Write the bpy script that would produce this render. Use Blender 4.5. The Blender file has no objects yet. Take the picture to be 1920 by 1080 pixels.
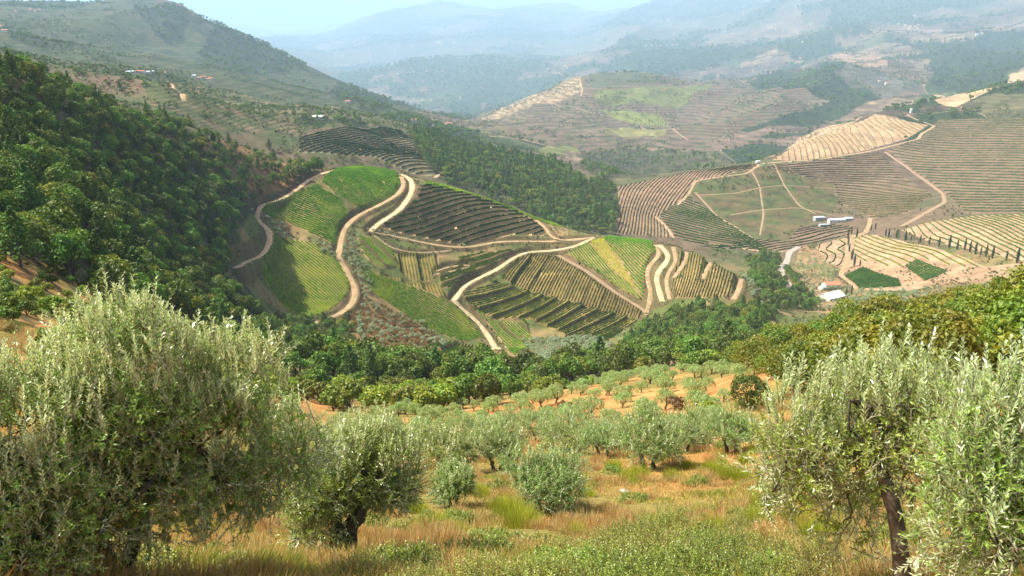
import bpy, math, random
import numpy as np
# ------------------------------------------------------------------ camera, sky, sun, exposure
S = bpy.context.scene
PITCH = math.radians(18.5); FPX = 1493.0
cam_d = bpy.data.cameras.new('camera'); cam = bpy.data.objects.new('camera', cam_d)
S.collection.objects.link(cam); S.camera = cam
cam_d.sensor_width = 36.0; cam_d.lens = 36.0 * FPX / 1920.0
cam_d.clip_start = 0.1; cam_d.clip_end = 200000
cam.location = (0, 0, 0); cam.rotation_euler = (math.pi / 2 - PITCH, 0, 0)
SUN_AZ = math.radians(-84)      # clockwise from +Y (view direction); negative = left
SUN_EL = math.radians(56)
W = bpy.data.worlds.new('World'); S.world = W; W.use_nodes = True
nt = W.node_tree; bg = nt.nodes['Background']
sky = nt.nodes.new('ShaderNodeTexSky'); sky.sky_type = 'NISHITA'; sky.sun_disc = False
sky.sun_elevation = SUN_EL; sky.sun_rotation = SUN_AZ; sky.air_density = 1.0; sky.dust_density = 8.0
nt.links.new(sky.outputs[0], bg.inputs[0]); bg.inputs[1].default_value = 0.12
sd = bpy.data.lights.new('sun', 'SUN'); sd.energy = 5.0; sd.angle = math.radians(0.5); sd.color = (1.0, 0.95, 0.86)
so = bpy.data.objects.new('sun', sd); S.collection.objects.link(so)
so.rotation_euler = (math.pi / 2 - SUN_EL, 0, math.pi - SUN_AZ)
S.view_settings.view_transform = 'Standard'; S.view_settings.look = 'None'
S.view_settings.exposure = 0.88; S.view_settings.gamma = 1
S.cycles.max_bounces = 6; S.cycles.diffuse_bounces = 2; S.cycles.glossy_bounces = 1
S.cycles.transmission_bounces = 3; S.cycles.volume_bounces = 1; S.cycles.transparent_max_bounces = 4
S.cycles.use_denoising = True

COL = S.collection
rng = np.random.default_rng(7); random.seed(7)
# ------------------------------------------------------------------ helpers
CP, SP = math.cos(PITCH), math.sin(PITCH)
def px2(px, py):
    """photo pixel -> azimuth, tan(elevation)"""
    xc = (np.asarray(px, float) - 960) / FPX; yc = (540 - np.asarray(py, float)) / FPX
    X, Y, Z = xc, CP + yc * SP, -SP + yc * CP
    return np.arctan2(X, Y), Z / np.hypot(X, Y)
def w2px(x, y, z):
    f = y * CP - z * SP; u = y * SP + z * CP
    f = np.where(f < 1e-3, 1e-3, f)
    return 960 + FPX * x / f, 540 - FPX * u / f
def _h(ix, iy, s):
    n = (ix.astype(np.int64) * 374761393 + iy.astype(np.int64) * 668265263 + s * 974634777) & 0x7fffffff
    n = ((n ^ (n >> 13)) * 1274126177) & 0x7fffffff
    return ((n ^ (n >> 16)) & 0xffff) / 65535.0
def noise(x, y, s=0):
    """value noise in -1..1"""
    ix = np.floor(x); iy = np.floor(y); fx = x - ix; fy = y - iy
    fx = fx * fx * fx * (fx * (fx * 6 - 15) + 10); fy = fy * fy * fy * (fy * (fy * 6 - 15) + 10)
    a = _h(ix, iy, s); b = _h(ix + 1, iy, s); c = _h(ix, iy + 1, s); d = _h(ix + 1, iy + 1, s)
    return 2 * ((a + (b - a) * fx) * (1 - fy) + (c + (d - c) * fx) * fy) - 1
def fbm(x, y, s=0, o=4):
    r = 0; a = 0.5
    for i in range(o):
        r = r + a * noise(x * 2 ** i + 17.3 * i, y * 2 ** i - 9.1 * i, s + i); a *= 0.5
    return r
def sstep(a, b, x):
    t = np.clip((x - a) / (b - a), 0, 1); return t * t * (3 - 2 * t)
def inpoly(px, py, poly):
    poly = np.asarray(poly, float); r = np.zeros(px.shape, bool)
    bb = (px >= poly[:, 0].min()) & (px <= poly[:, 0].max()) & (py >= poly[:, 1].min()) & (py <= poly[:, 1].max())
    X = px[bb]; Y = py[bb]; c = np.zeros(X.shape, bool); j = len(poly) - 1
    for i in range(len(poly)):
        xi, yi = poly[i]; xj, yj = poly[j]
        if yi != yj:
            c ^= ((yi > Y) != (yj > Y)) & (X < (xj - xi) * (Y - yi) / (yj - yi) + xi)
        j = i
    r[bb] = c; return r
def tag(o, label=None, cat=None, group=None, kind=None):
    if label: o['label'] = label
    if cat: o['category'] = cat
    if group: o['group'] = group
    if kind: o['kind'] = kind
    return o
def mesh_np(name, V, F, mats=(), mi=None, smooth=False, attrs=None):
    """V (n,3); F (m,k) int, or list of such arrays"""
    Fs = F if isinstance(F, list) else [F]
    Fs = [np.asarray(f, np.int32) for f in Fs if len(f)]
    V = np.asarray(V, np.float32)
    me = bpy.data.meshes.new(name)
    me.vertices.add(len(V)); me.vertices.foreach_set('co', V.ravel())
    tot = sum(f.size for f in Fs); me.loops.add(tot)
    me.loops.foreach_set('vertex_index', np.concatenate([f.ravel() for f in Fs]))
    cnt = np.concatenate([np.full(len(f), f.shape[1], np.int32) for f in Fs])
    st = np.concatenate([[0], np.cumsum(cnt)[:-1]]).astype(np.int32)
    me.polygons.add(len(cnt)); me.polygons.foreach_set('loop_start', st)
    me.polygons.foreach_set('loop_total', cnt)
    for m in mats: me.materials.append(m)
    if mi is not None: me.polygons.foreach_set('material_index', np.asarray(mi, np.int32))
    me.polygons.foreach_set('use_smooth', np.full(len(cnt), smooth))
    for k, (typ, dat) in (attrs or {}).items():
        a = me.attributes.new(k, typ, 'POINT')
        a.data.foreach_set('color' if typ == 'FLOAT_COLOR' else 'value', np.asarray(dat, np.float32).ravel())
    me.update(calc_edges=True); return me
def add(name, me, parent=None, loc=None, rz=0.0, sc=None):
    o = bpy.data.objects.new(name, me); COL.objects.link(o)
    if parent: o.parent = parent
    if loc is not None: o.location = loc
    if rz: o.rotation_euler = (0, 0, rz)
    if sc is not None: o.scale = sc if hasattr(sc, '__len__') else (sc, sc, sc)
    return o
class MB:
    """collects pieces into one mesh"""
    def __init__(s): s.V = []; s.F4 = []; s.F3 = []; s.n = 0; s.m4 = []; s.m3 = []
    def add(s, V, F, m=0):
        V = np.asarray(V, float); F = np.asarray(F, int)
        s.V.append(V)
        if F.shape[1] == 4: s.F4.append(F + s.n); s.m4 += [m] * len(F)
        else: s.F3.append(F + s.n); s.m3 += [m] * len(F)
        s.n += len(V)
    def box(s, c, d, rz=0, m=0):
        x, y, z = [q / 2 for q in d]
        v = np.array([[i, j, k] for k in (-z, z) for i, j in ((-x, -y), (x, -y), (x, y), (-x, y))])
        cr, sr = math.cos(rz), math.sin(rz)
        v = np.c_[v[:, 0] * cr - v[:, 1] * sr, v[:, 0] * sr + v[:, 1] * cr, v[:, 2]] + np.array(c)
        s.add(v, [[0, 3, 2, 1], [4, 5, 6, 7], [0, 1, 5, 4], [1, 2, 6, 5], [2, 3, 7, 6], [3, 0, 4, 7]], m)
    def tube(s, P, R, n=7, m=0, rough=0.0):
        P = np.asarray(P, float); R = np.asarray(R, float); k = len(P)
        T = np.gradient(P, axis=0); T /= np.linalg.norm(T, axis=1)[:, None] + 1e-9
        ref = np.array([0.31, 0.95, 0.05]) if abs(T[0, 2]) > .7 else np.array([0, 0, 1.0])
        A = np.cross(T, ref); A /= np.linalg.norm(A, axis=1)[:, None] + 1e-9; B = np.cross(T, A)
        th = np.linspace(0, 2 * math.pi, n, endpoint=False)
        rr = R[:, None] * (1 + rough * rng.normal(size=(k, n)))
        V = P[:, None] + rr[..., None] * (np.cos(th)[None, :, None] * A[:, None] + np.sin(th)[None, :, None] * B[:, None])
        V = V.reshape(-1, 3)
        i = np.arange(k - 1)[:, None] * n; j = np.arange(n)[None]; j2 = (j + 1) % n
        F = np.stack([i + j, i + j2, i + n + j2, i + n + j], -1).reshape(-1, 4)
        s.add(V, F, m)
        s.add([P[-1]] + list(V[-n:]), [[0, q + 1, (q + 1) % n + 1] for q in range(n)], m)
    def mesh(s, name, mats, smooth=False):
        F = []; mi = []
        if s.F4: F.append(np.concatenate(s.F4)); mi += s.m4
        if s.F3: F.append(np.concatenate(s.F3)); mi += s.m3
        return mesh_np(name, np.concatenate(s.V), F, mats, mi if len(mats) > 1 else None, smooth)
# ------------------------------------------------------------------ materials
def newmat(name):
    m = bpy.data.materials.new(name); m.use_nodes = True
    n = m.node_tree; n.nodes.clear(); out = n.nodes.new('ShaderNodeOutputMaterial')
    return m, n, out
def N(n, t, **k):
    q = n.nodes.new(t)
    for a, v in k.items():
        if a.startswith('i_'):
            key = a[2:]; q.inputs[int(key) if key.isdigit() else key].default_value = v
        else: setattr(q, a, v)
    return q
def L(n, a, b): n.links.new(a, b)
def mixc(n, f, a, b, mode='MIX'):
    q = n.nodes.new('ShaderNodeMix'); q.data_type = 'RGBA'; q.blend_type = mode
    for s_, v in ((q.inputs[0], f), (q.inputs[6], a), (q.inputs[7], b)):
        if hasattr(v, 'is_output'): n.links.new(v, s_)
        else: s_.default_value = v if not isinstance(v, tuple) else (*v, 1)[:4]
    return q.outputs[2]
def math_(n, op, a, b=None, c=None, clamp=False):
    q = n.nodes.new('ShaderNodeMath'); q.operation = op; q.use_clamp = clamp
    for i, v in enumerate((a, b, c)):
        if v is None: continue
        if hasattr(v, 'is_output'): n.links.new(v, q.inputs[i])
        else: q.inputs[i].default_value = v
    return q.outputs[0]
def ntex(n, scale, detail=3, vec=None, rough=.55):
    t = N(n, 'ShaderNodeTexNoise', i_Scale=scale, i_Detail=detail, i_Roughness=rough)
    if vec is not None: L(n, vec, t.inputs['Vector'])
    return t.outputs['Fac']
def ramp(n, f, stops):
    r = n.nodes.new('ShaderNodeValToRGB'); e = r.color_ramp.elements
    while len(e) < len(stops): e.new(0.5)
    for i, (p, c) in enumerate(stops):
        e[i].position = p; e[i].color = (*c, 1) if len(c) == 3 else c
    L(n, f, r.inputs[0]); return r.outputs[0]
def leafmat(name, c1, c2, back=None, trans=0.35, gloss=0.06, grough=0.4, vary=0.25, clump=None):
    """leaf-card material: random tint per leaf and per tree, some light passing through"""
    m, n, out = newmat(name)
    g = N(n, 'ShaderNodeNewGeometry'); oi = N(n, 'ShaderNodeObjectInfo')
    col = mixc(n, g.outputs['Random Per Island'], c1, c2)
    if clump:   # larger patches of another tint through the crown
        tc = N(n, 'ShaderNodeTexCoord'); f = ntex(n, clump[1], 1, tc.outputs['Object'])
        f = math_(n, 'MULTIPLY_ADD', f, 5.0, -2.3, True); col = mixc(n, f, col, clump[0])
    hv = N(n, 'ShaderNodeHueSaturation'); L(n, col, hv.inputs['Color'])
    L(n, math_(n, 'MULTIPLY_ADD', oi.outputs['Random'], 0.05, 0.475), hv.inputs['Hue'])
    L(n, math_(n, 'MULTIPLY_ADD', oi.outputs['Random'], vary * 2, 1 - vary), hv.inputs['Value'])
    col = hv.outputs[0]
    if back: col = mixc(n, g.outputs['Backfacing'], col, back)
    d = N(n, 'ShaderNodeBsdfDiffuse'); t = N(n, 'ShaderNodeBsdfTranslucent'); L(n, col, d.inputs[0])
    L(n, mixc(n, 1.0, col, (1.0, 1.0, 0.45), 'MULTIPLY'), t.inputs[0])
    s = N(n, 'ShaderNodeMixShader', i_0=trans); L(n, d.outputs[0], s.inputs[1]); L(n, t.outputs[0], s.inputs[2])
    if gloss:
        gl = N(n, 'ShaderNodeBsdfGlossy', i_Roughness=grough); s2 = N(n, 'ShaderNodeMixShader', i_0=gloss)
        L(n, s.outputs[0], s2.inputs[1]); L(n, gl.outputs[0], s2.inputs[2]); s = s2
    L(n, s.outputs[0], out.inputs[0]); return m
def plain(name, c, rough=0.85, nscale=None, c2=None, bump=0.0, detail=4):
    m, n, out = newmat(name); b = N(n, 'ShaderNodeBsdfPrincipled', i_Roughness=rough)
    b.inputs['Specular IOR Level'].default_value = 0.2
    if nscale:
        g = N(n, 'ShaderNodeNewGeometry'); f = ntex(n, nscale, detail, g.outputs['Position'])
        L(n, ramp(n, f, [(.32, c), (.68, c2 or tuple(q * .6 for q in c))]), b.inputs[0])
        if bump:
            bp = N(n, 'ShaderNodeBump', i_Strength=bump); L(n, f, bp.inputs['Height']); L(n, bp.outputs[0], b.inputs['Normal'])
    else: b.inputs[0].default_value = (*c, 1)
    L(n, b.outputs[0], out.inputs[0]); return m
# ------------------------------------------------------------------ terrain: section lines (photo column px, range R in m, photo row y)
XC = [-400, 0, 150, 300, 450, 520, 600, 700, 800, 900, 1000, 1100, 1200, 1300, 1400, 1500, 1600, 1750, 1920, 2320]
LINES = [  # each: [(R, y) per column]
 [(9,1080),(9,1080),(10,1080),(11,1080),(11,1080),(11,1080),(11,1080),(11,1080),(11,1080),(11,1080),(11,1080),(11,1080),(11,1080),(11,1080),(11,1080),(11,1080),(10,1080),(10,1080),(9,1080),(9,1080)],
 [(25,850),(25,850),(26,880),(28,900),(29,920),(30,930),(30,940),(30,950),(30,950),(30,950),(30,950),(30,950),(31,940),(32,930),(33,915),(33,905),(33,895),(32,880),(30,870),(30,870)],
 [(60,660),(60,690),(60,730),(65,770),(68,800),(69,820),(70,840),(72,850),(72,850),(72,850),(72,845),(74,840),(76,825),(76,805),(75,790),(73,780),(70,765),(65,735),(60,705),(60,700)],
 [(110,540),(110,570),(115,610),(120,680),(130,710),(125,745),(120,790),(120,787),(125,782),(130,777),(140,760),(160,735),(190,703),(165,700),(135,690),(120,680),(120,665),(140,630),(160,595),(160,590)],
 [(160,470),(165,484),(180,540),(190,610),(260,650),(270,680),(260,705),(270,715),(290,710),(300,715),(320,700),(340,690),(380,665),(360,655),(320,670),(300,675),(300,670),(300,655),(300,645),(300,640)],
 [(210,370),(220,385),(235,425),(345,490),(420,560),(490,598),(500,610),(520,603),(530,640),(535,665),(550,645),(560,635),(575,615),(530,600),(470,620),(450,650),(450,645),(450,635),(450,625),(450,620)],
 [(270,220),(310,248),(380,290),(480,345),(560,425),(635,445),(605,468),(640,450),(640,475),(650,485),(650,505),(640,512),(640,520),(600,525),(550,572),(585,600),(600,592),(600,582),(600,572),(600,570)],
 [(340,110),(390,128),(490,180),(670,218),(740,272),(745,305),(735,322),(790,309),(775,340),(765,368),(745,407),(715,440),(700,450),(660,470),(610,530),(700,570),(750,553),(770,532),(780,505),(780,500)],
 [(480,170),(560,190),(660,240),(800,280),(860,340),(870,365),(860,385),(930,375),(920,385),(900,400),(860,430),(830,462),(820,482),(790,512),(780,525),(860,505),(880,500),(900,462),(900,450),(900,445)],
 [(850,130),(850,140),(880,180),(930,205),(1000,262),(1020,268),(1050,275),(1080,287),(1090,300),(1110,330),(1060,360),(1060,385),(1050,412),(1050,432),(1050,442),(1080,430),(1110,422),(1070,413),(1040,404),(1040,404)],
 [(1300,95),(1300,110),(1300,150),(1300,163),(1300,203),(1325,212),(1350,222),(1400,232),(1430,248),(1480,270),(1430,293),(1380,320),(1330,330),(1340,318),(1350,308),(1460,272),(1640,230),(1900,194),(2100,143),(2100,120)],
 [(1650,75),(1650,90),(1650,122),(1650,140),(1672,168),(1694,179),(1708,198),(1750,211),(1785,233),(1845,256),(1768,268),(1600,300),(1500,350),(1500,338),(1520,325),(1700,295),(1850,250),(2100,212),(2300,165),(2300,140)],
 [(2196,50),(2196,60),(2196,75),(2196,90),(2159,129),(2147,152),(2116,172),(2176,197),(2164,222),(2163,248),(2095,236),(1950,250),(1900,272),(1850,272),(1830,268),(2000,242),(2150,218),(2350,190),(2500,150),(2500,130)],
 [(2904,10),(2904,15),(2904,12),(2904,2),(2746,68),(2660,109),(2543,146),(2700,184),(2668,220),(2592,236),(2528,190),(2600,152),(2700,149),(2700,160),(2650,165),(2650,152),(2750,135),(2850,130),(2950,115),(2950,105)],
 [(3625,40),(3625,40),(3625,40),(3625,45),(3500,90),(3438,135),(3341,180),(3480,225),(3375,225),(3188,222),(3126,200),(3200,163),(3200,152),(3150,158),(3100,150),(3100,140),(3150,122),(3200,110),(3250,98),(3250,90)],
 [(4480,60),(4480,60),(4480,60),(4480,65),(4480,110),(4592,130),(4679,150),(4384,150),(4240,150),(4120,152),(4048,150),(4200,125),(4200,105),(4000,100),(3950,90),(3850,80),(3850,66),(3850,58),(3900,50),(3900,45)],
 [(5500,60),(5500,60),(5500,60),(5500,65),(5500,95),(5550,100),(5600,105),(5500,106),(5500,95),(5500,90),(5500,80),(5500,72),(5400,60),(5200,38),(5000,26),(4900,20),(4800,14),(4800,12),(4800,10),(4800,10)],
 [(7500,50),(7500,50),(7500,50),(7500,60),(7500,80),(7500,82),(7500,84),(7500,36),(7500,19),(7500,13),(7500,6),(7000,31),(6600,24),(6200,0),(6000,-10),(6000,-12),(6000,-14),(6000,-14),(6000,-14),(6000,-14)],
 [(9500,55),(9500,55),(9500,55),(9500,60),(9500,80),(9500,84),(9500,88),(9500,62),(9500,42),(9500,31),(9500,21),(9000,36),(9000,31),(9000,6),(9000,-2),(9000,-4),(9000,-6),(9000,-6),(9000,-6),(9000,-6)],
 [(10800,45),(10800,45),(10800,45),(10800,45),(10800,50),(10800,55),(10800,60),(10800,44),(10800,37),(10800,10),(10800,-8),(10800,-17),(10800,-19),(10800,-16),(10800,-16),(10800,-14),(10800,-14),(10800,-14),(10800,-14),(10800,-14)],
]
def seg(a, b, n): return list(np.geomspace(a, b, n, endpoint=False))
RG = np.array(seg(1.5, 12, 50) + seg(12, 110, 230) + seg(110, 500, 270) + seg(500, 830, 350) + seg(830, 1600, 360)
              + seg(1600, 5000, 300) + seg(5000, 60000, 150) + [60000.0])
def warp(r): r = np.asarray(r, float); return np.where(r > 1300, r * (np.maximum(r, 1300) / 1300) ** .75, r)     # far ranges stretched along the view rays so thin haze veils them more
def unwarp(r): r = np.asarray(r, float); return np.where(r > 1300, 1300 * (np.maximum(r, 1300) / 1300) ** (1 / 1.75), r)
LG = np.log(RG); RGQ = unwarp(RG)
AZ = np.radians(np.concatenate([np.linspace(-50, -38, 40, endpoint=False), np.linspace(-38, 38, 1180, endpoint=False), np.linspace(38, 50, 41)]))
NA, NR = len(AZ), len(RG)
def build_profile():
    Ls, Ts = [], []
    for z, r in ((-1.9, 1.5), (-4.3, 5.0)):
        Ls.append(np.full(NA, math.log(r))); Ts.append(np.full(NA, z / r))
    for ln in LINES:
        R = np.array([q[0] for q in ln], float); a, t = px2(XC, [q[1] for q in ln])
        o = np.argsort(a); a = a[o]
        fine = np.linspace(AZ[0], AZ[-1], 1201)
        k = np.exp(-0.5 * (np.arange(-40, 41) / 13.0) ** 2); k /= k.sum()
        def sm(v):
            f = np.interp(fine, a, v[o]); f = np.convolve(np.pad(f, 40, 'edge'), k, 'valid'); return np.interp(AZ, fine, f)
        Ls.append(sm(np.log(warp(R)))); Ts.append(sm(t))
    Ls.append(np.full(NA, math.log(61000.0))); Ts.append(Ts[-1] - 0.03)
    return np.array(Ls), np.array(Ts)
Lk, Tk = build_profile()
for k in range(1, len(Lk)): Lk[k] = np.maximum(Lk[k], Lk[k - 1] + 0.03)
hk = np.diff(Lk, axis=0); dk = np.diff(Tk, axis=0) / hk
mk = np.zeros_like(Tk); mk[0] = dk[0]; mk[-1] = dk[-1]
w1 = 2 * hk[1:] + hk[:-1]; w2 = hk[1:] + 2 * hk[:-1]
same = dk[1:] * dk[:-1] > 0
with np.errstate(divide='ignore', invalid='ignore'):
    hm = (w1 + w2) / (w1 / dk[:-1] + w2 / dk[1:])
mk[1:-1] = np.where(same, hm, 0)
T = np.zeros((NA, NR))
for k in range(len(Lk) - 1):
    u = (LG[None] - Lk[k][:, None]) / hk[k][:, None]
    m = (u >= 0) & (u <= 1); ii, jj = np.nonzero(m); u = u[m]; h = hk[k][ii]
    T[ii, jj] = ((1 + 2 * u) * (1 - u) ** 2 * Tk[k][ii] + u * (1 - u) ** 2 * h * mk[k][ii]
                 + u * u * (3 - 2 * u) * Tk[k + 1][ii] + u * u * (u - 1) * h * mk[k + 1][ii])
RR = np.broadcast_to(RG[None], (NA, NR)); AA = np.broadcast_to(AZ[:, None], (NA, NR))
X = np.sin(AA) * RR; Y = np.cos(AA) * RR; Z = T * RR
PX, PY = w2px(X, Y, Z)            # where each ground point shows in the photograph (used for land-cover outlines)
RQ = np.broadcast_to(RGQ[None], (NA, NR)); SQ = RR / RQ; XQ = X / SQ; YQ = Y / SQ
def bump(lo, hi, e=.25): return sstep(lo * (1 - e), lo * (1 + e), RQ) * (1 - sstep(hi * (1 - e), hi * (1 + e), RQ))
Z = Z + fbm(X / 4, Y / 4, 1, 3) * 0.22 * bump(9, 150) + fbm(X / 17, Y / 17, 5, 3) * 1.1 * bump(30, 260)
Z = Z + fbm(X / 60, Y / 60, 9, 3) * 3.2 * bump(170, 900) * np.where((RR > 440) & (RR < 830), .45, 1)
rid = (1 - np.abs(fbm(XQ / 420, YQ / 420, 13, 4)) * 3) * SQ
Z = Z + rid * 26 * bump(1750, 4200, .2) * np.where(PX > 900, 1, .8) + rid * 16 * bump(880, 1700, .12) * (1 - sstep(540, 860, PX))
Z = Z + fbm(XQ / 120, YQ / 120, 19, 3) * 5 * SQ * bump(1500, 5000)
Z = Z + (1 - np.abs(fbm(XQ / 1300, YQ / 1300, 23, 4)) * 3) * 70 * SQ * bump(4200, 14000, .2)

# world position of a photo pixel on the ground (first hit from rmin on)
def zat(x, y, ZZ=None):
    ZZ = Z if ZZ is None else ZZ
    x = np.asarray(x, float); y = np.asarray(y, float)
    a = np.interp(np.arctan2(x, y), AZ, np.arange(NA)); l = np.interp(np.log(np.hypot(x, y)), LG, np.arange(NR))
    i = np.clip(a.astype(int), 0, NA - 2); j = np.clip(l.astype(int), 0, NR - 2); u = a - i; v = l - j
    return (ZZ[i, j] * (1 - u) + ZZ[i + 1, j] * u) * (1 - v) + (ZZ[i, j + 1] * (1 - u) + ZZ[i + 1, j + 1] * u) * v
ZS = Z.copy()                     # ground before terraces and roads
def at(px, py, rmin=7, rmax=1e9):
    a, t = px2(px, py); i = int(np.clip(np.interp(a, AZ, np.arange(NA)), 0, NA - 1)); tt = ZS[i] / RG
    j0 = np.searchsorted(RGQ, rmin); k = np.nonzero(tt[j0:] >= t)[0]
    j = j0 + (k[0] if len(k) else int(np.argmax(tt[j0:])))
    r = RG[j]
    if len(k) and k[0] > 0:
        q = (t - tt[j - 1]) / (tt[j] - tt[j - 1] + 1e-12); r = RG[j - 1] + (RG[j] - RG[j - 1]) * q
    r = min(r, float(warp(rmax)))
    return np.array([math.sin(a) * r, math.cos(a) * r])
def line(pts, rmin=7, rmax=1e9, step=3.0):
    """photo polyline -> smooth evenly sampled ground polyline"""
    P = np.array([at(x, y, rmin, rmax) for x, y in pts])
    d = np.r_[0, np.cumsum(np.linalg.norm(np.diff(P, axis=0), axis=1))]
    n = max(6, int(d[-1] / step)); s = np.linspace(0, d[-1], n)
    Q = np.c_[np.interp(s, d, P[:, 0]), np.interp(s, d, P[:, 1])]
    k = max(1, min(int(7 / step), n // 4))
    for _ in range(3):
        Qp = np.pad(Q, ((k, k), (0, 0)), 'edge')
        Q2 = sum(Qp[i:i + n] for i in range(2 * k + 1)) / (2 * k + 1); Q2[0] = Q[0]; Q2[-1] = Q[-1]; Q = Q2
    return Q
def tps(guides, rmin, rmax=1e9):
    """row number as a smooth function of world x,y from a few guide rows traced on the ground"""
    P = []; v = []
    for lev, pts in guides:
        Q = line(pts, rmin, rmax, 6.0); Q = Q[np.linspace(0, len(Q) - 1, min(len(Q), 9)).astype(int)]
        P += list(Q); v += [lev] * len(Q)
    P = np.array(P); v = np.array(v, float); c = P.mean(0); s = P.std() + 1e-6; P = (P - c) / s; n = len(P)
    def U(r2): return 0.5 * r2 * np.log(r2 + 1e-9)
    A = np.zeros((n + 3, n + 3)); A[:n, :n] = U(((P[:, None] - P[None]) ** 2).sum(-1)) + np.eye(n) * 0.02
    A[:n, n] = 1; A[:n, n + 1:] = P; A[n, :n] = 1; A[n + 1:, :n] = P.T
    w = np.linalg.solve(A, np.r_[v, 0, 0, 0])
    def f(x, y):
        x = (x - c[0]) / s; y = (y - c[1]) / s; r = w[n] + w[n + 1] * x + w[n + 2] * y
        for i in range(n): r = r + w[i] * U((x - P[i, 0]) ** 2 + (y - P[i, 1]) ** 2)
        return r
    return f
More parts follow.
